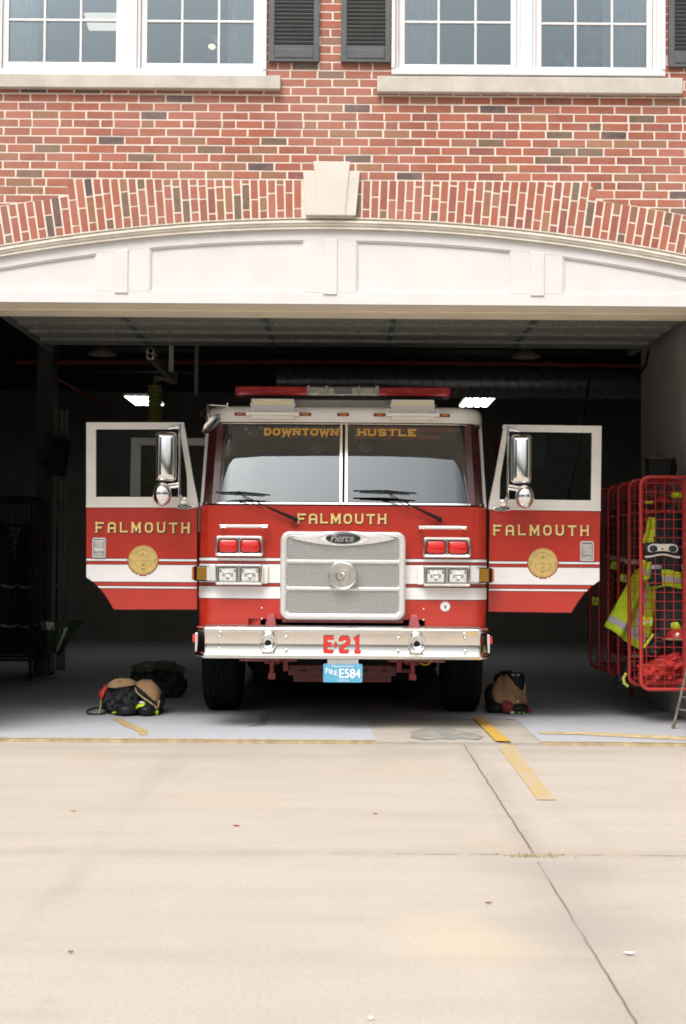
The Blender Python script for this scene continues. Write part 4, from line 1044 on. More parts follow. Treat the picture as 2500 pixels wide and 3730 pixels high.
for s in (-1, 1):
    cx_ = X0 + s * hx(873, 12.1); Yf = 12.10
    # warning lights
    z0, z1 = tz(2030, Yf), tz(1953, Yf); w = hx(785, Yf) - hx(961, Yf)
    b = MB(); b.rr(cx_, (z0 + z1) / 2, w, z1 - z0, .03, [(0, YC + .03), (0, Yf + .005), (.006, Yf - .006), (.014, Yf - .008), (.026, Yf - .002), (.030, Yf + .012)], cap1=True)
    b.box(cx_ - .008, cx_ + .008, Yf - .004, Yf + .02, z0 + .02, z1 - .02)
    WL = b.build('warning_light', M['chrome'], TR, smooth=40)
    for k in (-1, 1):
        lx = cx_ + k * w * .226
        b = MB(); b.rr(lx, (z0 + z1) / 2 - .001, w * .415, (z1 - z0) * .66, .03, [(0, Yf + .02), (0, Yf - .0005), (.004, Yf - .004)]); b.build('lens_gasket', M['black'], WL, smooth=40)
        b = MB(); b.rr(lx, (z0 + z1) / 2 - .001, w * .385, (z1 - z0) * .585, .026, [(0, Yf - .003), (.002, Yf - .014), (.012, Yf - .021)]); b.build('red_lens', M['redlens'], WL, smooth=40)
    # headlights
    z0, z1 = tz(2134, Yf), tz(2056, Yf); w = hx(789, Yf) - hx(963, Yf)
    b = MB(); b.rr(cx_, (z0 + z1) / 2, w, z1 - z0, .024, [(0, YC + .03), (0, Yf - .01), (.006, Yf - .024), (.014, Yf - .026), (.019, Yf - .012)])
    b.box(cx_ - .007, cx_ + .007, Yf - .018, Yf, z0 + .018, z1 - .018)
    HL = b.build('headlight', M['chrome'], TR, smooth=40)
    b = MB(); b.rr(X0 + s * hx(968, Yf), (z0 + z1) / 2, .05, (z1 - z0) * .86, .012, [(0, YC), (0, YC - .02), (.006, YC - .026)]); b.build('headlight_cheek', M['white'], HL, smooth=40)
    for k in (-1, 1):
        lx = cx_ + k * w * .233; lz = (z0 + z1) / 2; lw, lh = w * .41, (z1 - z0) * .70
        b = MB(); b.rr(lx, lz, lw, lh, .012, [(0, Yf), (0, Yf - .017), (.004, Yf - .021), (.009, Yf - .019), (.0095, Yf - .012)], cap1=True)
        LU = b.build('lamp_unit', PM('dark_bezel', (.10, .11, .11), .3, metal=.5), HL, smooth=40)
        b = MB(); b.rr(lx, lz, lw - .018, lh - .018, .008, [(0, Yf - .0125), (.002, Yf - .015)], cap0=False); b.build('reflector', M['clear'], LU, smooth=40)
        b = MB(); b.lathe(lx, lz + .004, [(.026, Yf - .014), (.026, Yf - .020), (.02, Yf - .022), (.012, Yf - .017), (.002, Yf - .018)], 20); 
        for q_ in (-1, 1):
            b.box(lx + q_ * lw * .38 - .011, lx + q_ * lw * .38 + .011, Yf - .019, Yf - .013, lz + lh * .16, lz + lh * .36); b.box(lx + q_ * lw * .22 - .008, lx + q_ * lw * .22 + .008, Yf - .0185, Yf - .013, lz - lh * .12, lz + lh * .08)
        b.box(lx - .012, lx + .012, Yf - .0185, Yf - .013, lz - lh * .34, lz - lh * .2)
        b.build('bulb_shield', M['chrome'], LU, smooth=30)
        if k == s or True:
            b = MB(); b.box(lx + lw * .42, lx + lw * .42 + .006, Yf - .0205, Yf - .018, lz - lh * .36, lz + lh * .36); b.build('amber_reflection_strip', M['goldd'], LU)
    # turn signal at the corner
    ys = 12.18; z0, z1 = tz(2116, ys), tz(2068, ys)
    b = MB(); b.rr(X0 + s * hx(775, ys), (z0 + z1) / 2, .085, z1 - z0 + .012, .012, [(0, YC + .04), (0, Yf + .01), (.006, Yf + .002)]); TS = b.build('turn_signal', M['satin'], TR, smooth=40)
    b = MB()
    rings = []
    xa_, xb_ = hx(768, ys), hx(724, ys)
    b.prismz([(X0 + s * xa_, 12.12), (X0 + s * xb_, 12.135), (X0 + s * (xb_ + .035), 12.175), (X0 + s * (xb_ + .035), 12.27), (X0 + s * xa_, 12.20)], z0 - .008, z1 + .008)
    b.build('signal_housing', M['black'], TS, bevel=.005)
    b = MB(); b.prismz([(X0 + s * (xa_ - .006), 12.1195), (X0 + s * (xa_ - .006), 12.112), (X0 + s * (xb_ + .004), 12.124), (X0 + s * (xb_ + .004), 12.1345)], z0, z1); b.build('amber_lens', M['amber'], TS, bevel=.003)
    b = MB(); b.prismz([(X0 + s * (xb_ + .036), 12.17), (X0 + s * (xb_ + .054), 12.185), (X0 + s * (xb_ + .054), 12.25), (X0 + s * (xb_ + .036), 12.26)], z0 + .002, z1 - .002); b.build('side_marker_lens', M['orange'], TS, bevel=.004)
    # grab bar
    ya = 12.06; xa_, xb_ = X0 + s * hx(808, ya), X0 + s * hx(970, ya); z = tz(1919, ya)
    b = MB(); b.tube([(xa_, ya, z), (xb_, ya, z)], .0155, 10)
    GB = b.build('grab_bar', M['stripe'], TR, smooth=50)
    for xx in (xa_, xb_):
        b = MB(); sg = 1 if xx == max(xa_, xb_) else -1
        b.tube([(xx - sg * .035, ya, z), (xx + sg * .012, ya, z)], .0185, 10); b.tube([(xx, ya, z), (xx, YC + .01, z)], .014, 8); b.build('bar_bracket', M['chrome'], GB, smooth=50)
# wipers
for s, (bl0, bl1, hub, piv) in ((-1, ((785, 1793), (985, 1803), (869, 1797), (1078, 1892))), (1, ((1288, 1788), (1518, 1797), (1406, 1793), (1603, 1892)))):
    def P(p, y): x, z = W(p[0], p[1], y); return Vector((x, y, z))
    yw = 12.11; p0, p1, h_, pv = P(bl0, yw), P(bl1, yw), P(hub, yw - .012), P(piv, YC - .035)
    mid = P((hub[0] + (piv[0] - hub[0]) * .5, hub[1] + (piv[1] - hub[1]) * .52), YC - .05)
    b = MB(); b.tube([pv, mid], [.016, .008], 8); b.tube([mid, h_], .005, 6); b.tube([mid + Vector((-.03, .005, -.02)), h_ + Vector((.035, 0, -.03))], .004, 6); b.lathe(pv.x, pv.z, [(.02, YC), (.02, YC - .055), (.012, YC - .062)], 12)
    b.tube([pv + Vector((-.03, .02, -.02)), pv + Vector((-.028, .02, -.06)), pv + Vector((0, .02, -.075)), pv + Vector((.02, .02, -.05))], .003, 5)
    WP = b.build('wiper', M['black'], TR, smooth=50)
    b = MB(); b.tube([p0, p0.lerp(p1, .5) + Vector((0, 0, .006)), p1], [.006, .012, .006], 6); b.tube([p0.lerp(p1, .1) + Vector((0, 0, -.012)), p1.lerp(p0, .1) + Vector((0, 0, -.012))], .005, 6); b.obox(h_ + Vector((0, .005, .002)), (.035, .02, .034), Matrix.Identity(3)); b.build('wiper_blade', M['black'], WP, smooth=50)
# round crest on the right of the nose
cx_, cz_ = W(1623, 2210, YC); yq = YC + bow(cx_)
b = MB(); b.lathe(cx_, cz_, [(.043, yq), (.043, yq - .004), (.041, yq - .006)], 24); CRS = b.build('crest', M['stripe'], TR)
b = MB(); b.tube([(cx_ + .036 * math.cos(k * .3142), yq - .0065, cz_ + .036 * math.sin(k * .3142)) for k in range(20)], .0016, 4, True)
b.prism([(cx_ - .016, cz_ + .012), (cx_ - .008, cz_ - .012), (cx_, cz_ - .022), (cx_ + .008, cz_ - .012), (cx_ + .016, cz_ + .012), (cx_ + .006, cz_ + .004), (cx_, cz_ + .016), (cx_ - .006, cz_ + .004)], yq - .0075, yq - .0062); b.build('crest_eagle', PM('grey_print', (.16, .14, .16), .6), CRS)

# ------------------------------------------------------------------ bumper
YBm = 11.75; HB = hx(704, YBm, 2340); zt_, zb_ = tz(2286, YBm), tz(2403, YBm); hb = zt_ - zb_
bp_ = MB()
prof = [(-.06, 1.0), (-.012, 1.0), (.004, .975), (.010, .94), (.010, .90), (.003, .86), (-.002, .84), (-.002, .22), (.004, .185), (.014, .16), (.018, .11), (.014, .05), (.002, .015), (-.02, .0), (-.06, .0)]
XCH = hx(746, YBm, 2340)
def bplan(o, z):
    half = []
    n_ = 6; ang = math.atan2(.135, HB - XCH); r_ = .03 + o
    cxx, cyy = XCH - .015, YBm + .03
    for k in range(n_ + 1):
        a = -math.pi / 2 + ang * k / n_; half.append((cxx + math.cos(a) * r_, cyy + math.sin(a) * r_))
    ex, ey = HB - .012 + o, YBm + .145
    half += [(ex - .012, ey - .022), (ex, ey + .004), (ex, 12.16)]
    pts = [(X0 - a_, b_) for a_, b_ in half[::-1]] + [(X0 - XCH + 2 * XCH * k / 14 + .0, YBm - o) for k in range(1, 14)] + [(X0 + a_, b_) for a_, b_ in half]
    return [Vector((x, y + .02 * ((x - X0) / HB) ** 2, z)) for x, y in pts]
bp_.loft([bplan(o, zb_ + f * hb) for o, f in prof], False, False, closed=False)
BM = bp_.build('bumper', M['polish'], TR, smooth=45)
tp = MB(); tp.prismz([(p.x, p.y) for p in bplan(-.055, 0)], zt_ - .006, zt_ - .001); tp.prismz([(p.x, p.y) for p in bplan(-.055, 0)], zb_ + .001, zb_ + .006)
tp.build('tread_plate', PM('tread_plate', (.30, .29, .28), .4, metal=.8, var=.3, scale=60, bump=.6, bscale=60), BM)
for s in (-1, 1):
    cx_ = X0 + s * hx(977, YBm, 2344); cz_ = tz(2344, YBm)
    b = MB(); b.lathe(cx_, cz_, [(.074, YBm + .01), (.074, YBm - .03), (.068, YBm - .04), (.060, YBm - .038), (.05, YBm - .022), (.036, YBm - .012), (.026, YBm - .007)], 32, cap0=False, cap1=False)
    HN = b.build('air_horn', M['chrome'], BM, smooth=50)
    b = MB(); b.lathe(cx_, cz_, [(.03, YBm + .0), (.03, YBm - .0072)], 16); b.build('horn_throat', M['black'], HN)
    for px, py in ((801, 2322), (800, 2369), (1044, 2322), (1044, 2370)):
        b = MB(); b.lathe(X0 + s * hx(px, YBm, 2344), tz(py, YBm), [(.013, YBm + .006), (.013, YBm - .006), (.008, YBm - .013), (.002, YBm - .014)], 12); b.build('bolt', M['alu'], BM, smooth=50)
    b = MB(); xs_ = X0 + s * (HB + .0); b.box(min(xs_ - s * .02, xs_ + s * .004), max(xs_ - s * .02, xs_ + s * .004), 11.93, 12.06, zb_ + .05, zt_ - .06); ML = b.build('bumper_side_lamp', M['chrome'], BM, bevel=.005)
    b = MB(); xs2 = xs_ + s * .005; b.box(min(xs2, xs2 + s * .022), max(xs2, xs2 + s * .022), 11.95, 12.03, tz(2348, YBm), tz(2320, YBm)); b.build('red_side_lens', M['redlens'], ML, bevel=.005)
# unit number
for off, mt, nm, ww in ((.0, 'line', 'number_outline', .42), (.003, 'redtxt', 'unit_number', .365)):
    if mt == 'redtxt' and 'redtxt' not in M: M['redtxt'] = PM('red_vinyl', (.56, .028, .02), .45, var=.04)
    b = MB(); y = YBm - .003 - off; za, zb2 = tz(2380, YBm), tz(2317, YBm)
    letters(b, 'E', W(1181, 2340, YBm)[0], W(1218, 2340, YBm)[0], za, zb2, y, w=ww, gap=.2, serif=0)
    letters(b, '2', W(1238, 2340, YBm)[0], W(1274, 2340, YBm)[0], za, zb2, y, w=ww, gap=.2, serif=0)
    letters(b, '1', W(1287, 2340, YBm)[0], W(1318, 2340, YBm)[0], za, zb2, y, w=ww * 1.15, gap=.2, serif=0)
    dx_, dz_ = W(1223, 2349, YBm); r_ = .019 + (.004 if off == 0 else 0); b.face([(dx_ - r_ * .75, y, dz_), (dx_, y, dz_ - r_ * 1.4), (dx_ + r_ * .75, y, dz_), (dx_, y, dz_ + r_ * 1.4)])
    b.build(nm, M[mt], BM, weld=False)
# number plate
yp = YBm + .01; x0, x1 = W(1178, 2450, yp)[0], W(1321, 2450, yp)[0]; z0, z1 = tz(2486, yp), tz(2418, yp)
b = MB(); b.box(W(1193, 2410, yp)[0], W(1306, 2410, yp)[0], yp + .006, yp + .02, tz(2440, yp), tz(2403, yp)); PB = b.build('plate_bracket', M['alu'], BM)
b = MB(); b.rr((x0 + x1) / 2, (z0 + z1) / 2, x1 - x0, z1 - z0, .012, [(0, yp + .005), (0, yp), (.002, yp - .0012)]); PLT = b.build('number_plate', M['plate'], TR, smooth=30)
b = MB(); wd = x1 - x0; hd_ = z1 - z0; y = yp - .003
typeset(b, 'Massachusetts', x0 + wd * .22, x0 + wd * .78, z0 + hd_ * .82, z0 + hd_ * .94, y, 0, 0)
typeset(b, 'E584', x0 + wd * .41, x0 + wd * .95, z0 + hd_ * .24, z0 + hd_ * .74, y, 0, .012)
typeset(b, 'OFFICIAL', x0 + wd * .37, x0 + wd * .66, z0 + hd_ * .06, z0 + hd_ * .16, y, 0, .006)
for k, c in enumerate('FIRE'):
    t = k / 3; zc = z0 + hd_ * (.50 - .11 * t); a_ = x0 + wd * (.06, .148, .19, .285)[k]
    typeset(b, c, a_, a_ + wd * (.072 if c != 'I' else .022), zc, zc + hd_ * .26, y, 0, .012)
for s in (-1, 1): b.lathe((x0 + x1) / 2 + s * wd * .38, z1 - hd_ * .1, [(.004, y), (.004, y - .001)], 8)
b.build('plate_lettering', M['stripe'], PLT, weld=False)
# running gear under the bumper
for s in (-1, 1):
    y = 12.0; b = MB()
    px = 995 if s < 0 else 997
    cx_ = X0 + s * hx(995, y)
    b.box(cx_ - .016, cx_ + .016, y, y + .05, tz(2474, y), tz(2407, y)); b.tube([(cx_ - .07, y + .02, tz(2404, y)), (cx_ - .065, y + .02, tz(2414, y)), (cx_ - .04, y + .02, tz(2418, y)), (cx_ + .04, y + .02, tz(2418, y)), (cx_ + .065, y + .02, tz(2414, y)), (cx_ + .07, y + .02, tz(2404, y))], .009, 6)
    b.box(cx_ - .03, cx_ + .03, y - .003, y + .053, tz(2476, y), tz(2452, y)); b.build('tow_eye', M['frame'], TR, bevel=.004)
    b = MB(); xx = X0 + s * hx(1044, y); b.box(xx - .02, xx + .02, y + .06, y + .12, tz(2448, y), tz(2402, y)); b.build('frame_drop', M['frame'], TR)
b = MB(); b.box(X0 - .46, X0 + .46, 12.13, 12.2, tz(2462, 12.1), tz(2424, 12.1)); b.box(X0 - .42, X0 + .42, 12.2, 12.3, tz(2488, 12.1), tz(2455, 12.1)); b.box(X0 + .46, X0 + .62, 12.13, 12.2, tz(2450, 12.1), tz(2436, 12.1))
CMb = b.build('cross_member', PM('dark_red_steel', (.10, .018, .016), .6, var=.3, scale=9), TR, bevel=.006)
b = MB()
for px in (1105, 1180, 1330, 1400): b.lathe(W(px, 2445, 12.13)[0], tz(2442, 12.13), [(.03, 12.129), (.03, 12.1285)], 16, 1, .35)
b.build('cross_member_slot', M['black'], CMb)
b = MB(); b.tube([(W(px, py, 12.05)[0], 12.05, tz(py, 12.05)) for px, py in ((1528, 2412), (1545, 2420), (1560, 2418), (1572, 2405))], .006, 6); b.build('yellow_cable', PM('yellow_cable', (.6, .4, .02), .5), TR, smooth=50)
# axle, tyres
AX = 13.42; TRAD = .53
for s in (-1, 1):
    b = MB(); xo, xi_ = X0 + s * 1.275, X0 + s * .94
    prof = [(.30, xi_), (.47, xi_), (.515, xi_ + s * .03), (TRAD, xi_ + s * .07)]
    for k in range(1, 6):
        xx = xi_ + s * (.07 + k * .036); prof += [(TRAD, xx - s * .005), (TRAD - .012, xx - s * .004), (TRAD - .012, xx + s * .004), (TRAD, xx + s * .005)]
    prof += [(TRAD, xo - s * .06), (.515, xo - s * .025), (.47, xo), (.30, xo - s * .01)]
    b.lathex(AX, TRAD + ZF - .004, prof, 44); WH = b.build('wheel', M['tyre'], TR, smooth=30)
    b = MB(); b.lathex(AX, TRAD + ZF, [(.29, xo - s * .012), (.28, xo + s * .0), (.2, xo - s * .05), (.1, xo - s * .04), (.09, xo + s * .03), (.02, xo + s * .035)], 28); b.build('rim', M['alu'], WH, smooth=40)
b = MB(); b.lathex(AX, TRAD + ZF, [(.07, X0 - .95), (.07, X0 + .95)], 16); b.box(X0 - .5, X0 - .4, 12.3, 20, .62, .85); b.box(X0 + .4, X0 + .5, 12.3, 20, .62, .85); b.box(X0 - .4, X0 + .4, 12.6, 13.8, .5, 1.0); b.box(X0 - .9, X0 + .9, 14.3, 14.9, .22, .9); b.build('chassis', M['black'], TR)  # low rear box added to keep the view under the truck dark
b = MB(); b.box(X0 - HW, X0 + HW, 15.05, 20.5, .36, 2.45); b.box(X0 - HW, X0 + HW, 13.0, 15.0, .5, .62); b.build('body', M['red'], TR)
for s in (-1, 1):
    w2 = MB(); w2.lathex(18.4, TRAD + ZF, [(.3, X0 + s * .6), (.5, X0 + s * .6), (TRAD, X0 + s * .66), (TRAD, X0 + s * 1.15), (.5, X0 + s * 1.21), (.3, X0 + s * 1.2)], 32); w2.build('wheel', M['tyre'], TR, smooth=40)

# ------------------------------------------------------------------ doors
def door(s, Y, px, rear=False):
    """front door opened square to the body; outline measured on the left-hand door"""
    def q(x, y): X, Z = W(x, y, Y); return (X0 + s * (X0 - X) if s > 0 else X, Z)
    TH = .055
    b = MB()
    # upper frame in white: sills and posts round the window
    o0, o1, o2 = q(314, 1538), q(670, 1538), q(723, 1838)
    i0, i1, i2, i3, i4 = q(350, 1564), q(655, 1564), q(681, 1737), q(682, 1810), q(350, 1810)
    bl, br = q(314, 1848), q(722, 1848)
    if s > 0: pass
    b.prism([o0, o1, i1, i0], Y, Y + TH); b.prism([o0, i0, i4, bl], Y, Y + TH)
    b.prism([o1, o2, q(700, 1800), i2, i1], Y, Y + TH) if False else b.prism([o1, q(703, 1737), i2, i1], Y, Y + TH)
    b.prism([q(703, 1737), q(718, 1810), i3, i2], Y, Y + TH)
    b.prism([bl, i4, i3, q(718, 1810), q(723, 1838), br], Y, Y + TH)
    UP = b.build('door_frame', M['white'], TR, bevel=.004)
    b = MB(); b.prism([q(314, 1849), q(714, 1849), q(714, 1840), q(314, 1840)], Y - .014, Y - .0005); b.build('belt_moulding', M['white'], UP, bevel=.004)
    b = MB(); b.tube([(x, Y + .012, z) for x, z in (i0, i1, i2, i3, i4)], .006, 6, True); b.build('window_seal', M['black'], UP)
    b = MB(); b.prism([i0, i1, i2, i3, i4], Y + .03, Y + .034); b.build('door_glass', GLASS('door_glass', 1.22, (.8, .83, .82)), UP)
    b = MB()
    low = [q(314, 1849), q(719, 1849), q(719, 2221), q(415, 2221), q(402, 2199), q(386, 2173), q(364, 2144), q(338, 2119), q(314, 2101)]
    b.prism(low, Y, Y + TH + .02)
    DR = b.build('door', M['red'], TR, bevel=.006)
    # stripes, stopping round the seal
    sx0, sz0 = q(522, 2040); rs = .137
    st_, li = MB(), MB()
    def lim(za, zb):                            # door edge and gap for a band
        zc = (za + zb) / 2; d = rs ** 2 - (zc - sz0) ** 2; return math.sqrt(d) if d > 0 else 0
    for a, c in ((2036, 2043.5), (2057.5, 2119), (2136, 2142.5)):
        for mb, gr, dy in ((li, 2.4, .0015), (st_, 0, .003)):
            za, zb = q(500, c + gr)[1], q(500, a - gr)[1]
            L = [p for p in low]
            band = clip(clip([(x, z) for x, z in low], 0, 1, za), 0, -1, -zb)
            inx = [p[0] for p in band]; edge_in = .004
            band = clip(clip(band, 1, 0, min(inx) + edge_in), -1, 0, -(max(inx) - edge_in))
            # split in thin rows to follow the circle
            rows_ = 1 if c - a < 12 else 12
            for k in range(rows_):
                r0_, r1_ = za + (zb - za) * k / rows_, za + (zb - za) * (k + 1) / rows_
                cell_ = clip(clip(band, 0, 1, r0_), 0, -1, -r1_)
                if len(cell_) < 3: continue
                gp = lim(r0_, r1_)
                parts = [clip(cell_, -1, 0, -(sx0 - gp)), clip(cell_, 1, 0, sx0 + gp)] if gp > 0 else [cell_]
                for p in parts:
                    if len(p) > 2 and area(p) > 1e-6: mb.face([(x, Y - dy, z) for x, z in p])
    li.build('pinstripe', M['line'], DR, weld=False); st_.build('reflective_stripe', M['stripe'], DR, weld=False)
    # town name
    xa_, xb_ = q(349, 1920)[0], q(692, 1920)[0]; xa_, xb_ = min(xa_, xb_), max(xa_, xb_)
    if s > 0: xa_, xb_ = W(1797, 1920, Y)[0], W(2145, 1920, Y)[0]
    za, zb = q(520, 1941)[1], q(520, 1902)[1]
    b = MB(); letters(b, 'FALMOUTH', xa_ + .008, xb_ + .008, za - .008, zb - .008, Y - .003, w=.22, gap=.46); b.build('lettering_shadow', M['line'], DR, weld=False)
    b = MB(); letters(b, 'FALMOUTH', xa_, xb_, za, zb, Y - .008, w=.21, gap=.46); b.build('lettering', M['gold'], DR, weld=False)
    # town seal
    b = MB(); b.lathe(sx0, sz0, [(.127, Y), (.127, Y - .005)], 40); SL = b.build('door_seal', M['goldseal'], DR)
    b = MB()
    def arc(r_, a0, a1, t=.0022, n=20): b.tube([(sx0 + r_ * math.cos(R(a0 + (a1 - a0) * k / n)), Y - .0055, sz0 + r_ * math.sin(R(a0 + (a1 - a0) * k / n))) for k in range(n + 1)], t, 4)
    arc(.12, 0, 360, .0014, 32); arc(.088, 40, 140); arc(.075, 195, 345, .002); arc(.05, 20, 160, .0016)
    b.tube([(sx0 - .08, Y - .0055, sz0 - .012), (sx0, Y - .0055, sz0 - .006), (sx0 + .08, Y - .0055, sz0 - .012)], .002, 4)
    b.prism([(sx0 - .024, sz0 - .068), (sx0, sz0 - .09), (sx0 + .024, sz0 - .068), (sx0, sz0 - .074)], Y - .0065, Y - .0045)
    b.prism([(sx0 - .006, sz0 + .04), (sx0 + .006, sz0 + .04), (sx0 + .004, sz0 + .062), (sx0 - .004, sz0 + .062)], Y - .0065, Y - .0045)
    b.prism([(sx0 - .012, sz0 + .086), (sx0 + .012, sz0 + .086), (sx0, sz0 + .098)], Y - .0065, Y - .0045)
    for k in (-1, 1):
        for j in range(3): b.prism([(sx0 + k * (.10 + .004 * j) - .007, sz0 - .018 + .012 * j), (sx0 + k * (.10 + .004 * j) + .007, sz0 - .018 + .012 * j), (sx0 + k * (.10 + .004 * j), sz0 - .008 + .012 * j)], Y - .0065, Y - .0045)
    for j in range(22):                         # lettering ring reduced to ticks
        a_ = R(215 + 290 * -j / 21); 
    for j in range(4): b.box(sx0 - .016 + j * .009, sx0 - .012 + j * .009, Y - .0065, Y - .0045, sz0 - .055, sz0 - .032 + .004 * (j % 2))
    b.build('seal_engraving', M['goldd'], SL, weld=False)
    # latch
    lx, lz = (q(362, 1995)); w_, h_ = .121, .175
    b = MB(); b.rr(lx, lz, w_, h_, .016, [(0, Y), (0, Y - .012), (.005, Y - .018), (.012, Y - .018), (.016, Y - .006)]); LT = b.build('door_latch', M['satin'], DR, smooth=40)
    b = MB(); b.box(lx - .046, lx + .046, Y - .0068, Y - .004, lz - .074, lz + .074); b.build('latch_recess', M['grey'], LT)
    b = MB(); b.box(lx - .042, lx + .042, Y - .016, Y - .007, lz - .012, lz + .062); b.box(lx - .042, lx + .042, Y - .022, Y - .007, lz - .036, lz - .016); b.box(lx - .042, lx + .042, Y - .014, Y - .007, lz - .072, lz - .040); b.lathe(lx, lz - .056, [(.008, Y - .014), (.008, Y - .016)], 10); b.build('latch_paddle', M['alu'], LT, bevel=.003)
    # maker's badge
    bx, bz_ = q(675, 1846); b = MB(); b.lathe(bx, bz_, [(.05, Y - .001), (.05, Y - .018), (.045, Y - .021)], 28, 1.55, .44); bo = b.build('maker_badge', M['alu'], DR, smooth=40)
    b = MB(); b.lathe(bx, bz_, [(.042, Y - .0212), (.042, Y - .0222)], 28, 1.55, .40); b.build('badge_enamel', M['line'], bo)
    b = MB(); typeset(b, 'Pierce', bx - .045, bx + .045, bz_ - .011, bz_ + .013, Y - .0235, .3, .01); b.build('badge_lettering', M['alu'], bo, weld=False)
    # mirrors
    ym = Y - .30
    def qm(x, y, yy=ym): X, Z = W(x, y, yy); return (X0 + s * (X0 - X) if s > 0 else X, Z)
    mx, mz = qm(604, 1662)
    w_, h_ = .178, .418; b = MB()
    b.rr(mx, mz, w_, h_, .035, [(.014, ym + .09), (0, ym + .075), (0, ym + .03), (.006, ym), (.022, ym - .022), (.05, ym - .034)]); 
    # turned slightly outwards
    rot = Matrix.Rotation(R(-6 * s), 4, 'Z'); c_ = Vector((mx, ym + .03, mz)); b.warp(lambda v: c_ + rot @ (v - c_))
    MR = b.build('mirror', M['chrome'], TR, smooth=60)
    b = MB(); b.rr(mx, mz, w_ - .008, h_ - .008, .034, [(0, ym + .0755), (.004, ym + .094)]); b.warp(lambda v: c_ + rot @ (v - c_)); b.build('mirror_back', M['black'], MR, smooth=40)
    rx, rz = qm(590, 1799)
    b = MB(); prof = [(.08, ym + .05)] + [(.082 * math.cos(R(a)), ym + .02 - .075 * math.sin(R(a))) for a in (0, 15, 30, 45, 60, 75, 88)]
    b.lathe(rx, rz, prof, 28, 1, 1.25); b.build('round_mirror', M['chrome'], MR, smooth=60)
    b = MB(); ax, az = qm(654, 1545, ym + .02); ax2, az2 = qm(652, 1806, ym + .02); yy = ym + .05
    b.tube([(ax, yy, az), (ax2, yy, az2)], .012, 8)
    b.tube([(ax, yy, az - .02), (q(655, 1552)[0], Y, q(655, 1552)[1])], .014, 8); b.tube([(ax2, yy, az2 + .01), (q(668, 1822)[0], Y - .002, q(668, 1822)[1])], .014, 8)
    for py, tx in ((1562, 615), (1766, 610), (1778, 600)):
        t_ = qm(tx, py, yy); u_ = qm(653, py - 6, yy); b.tube([(t_[0], yy, t_[1]), (u_[0], yy, u_[1])], .011, 8)
    t_ = qm(598, 1775, yy); b.box(t_[0] - .02, t_[0] + .02, ym - .0, ym + .06, t_[1] - .07, t_[1] + .02)
    t_ = q(669, 1824); b.lathe(t_[0], t_[1], [(.032, Y - .001), (.03, Y - .02), (.02, Y - .026)], 16)
    t_ = q(655, 1548); b.box(t_[0] - .05, t_[0] + .04, Y - .02, Y - .001, t_[1] - .018, t_[1] + .018)
    b.build('mirror_arm', M['chrome'], MR, smooth=50)
YD = 12.345
door(-1, YD, None); door(1, YD, None)
# rear crew door on the left, in shade behind the front one
Yr = 14.35
b = MB()
def qr(x, y): return W(x, y, Yr)
o = [qr(478, 1594), qr(740, 1592), qr(740, 2150), qr(478, 2150)]; i_ = [qr(514, 1620), qr(740, 1618), qr(740, 1830), qr(514, 1830)]
xl, xr = o[0][0], X0 - HW + .02
b.box(xl, xr, Yr, Yr + .05, i_[0][1], o[0][1]); b.box(xl, i_[0][0], Yr, Yr + .05, i_[2][1], i_[0][1]); b.box(xl, xr, Yr, Yr + .05, 1.70, i_[2][1])
RD = b.build('rear_door_frame', M['white'], TR, bevel=.004)
b = MB(); b.box(xl, xr, Yr, Yr + .06, 1.0, 1.699); b.build('rear_door', M['red'], TR, bevel=.006)
# convex mirror on the roof corner
b = MB(); ymr = 12.2
def P3(px, py, y): x, z = W(px, py, y); return Vector((x, y, z))
b.tube([P3(768, 1476, 12.40), P3(757, 1474, 12.30), P3(757, 1500, 12.25), P3(763, 1534, 12.22)], [.010, .014, .018, .012], 8); b.tube([P3(757, 1474, 12.35), P3(832, 1479, 12.45)], .008, 8); b.tube([P3(828, 1490, 12.46), P3(829, 1468, 12.45)], .009, 8); b.tube([P3(757, 1488, 12.32), P3(738, 1500, 12.36), P3(728, 1522, 12.42)], .006, 6)
MA = b.build('roof_mirror', M['chrome'], RF, smooth=50)
b = MB(); c_ = P3(774, 1545, 12.2); b.lathe(0, 0, [(.11, .012)] + [(.11 * math.cos(R(a)), -.024 * math.sin(R(a))) for a in (0, 25, 50, 75, 88)], 28)
rot = Vector((0, -1, 0)).rotation_difference(Vector((.70, -.20, -.68))).to_matrix(); b.warp(lambda v: c_ + rot @ v); b.build('mirror_head', M['chrome'], MA, smooth=60)
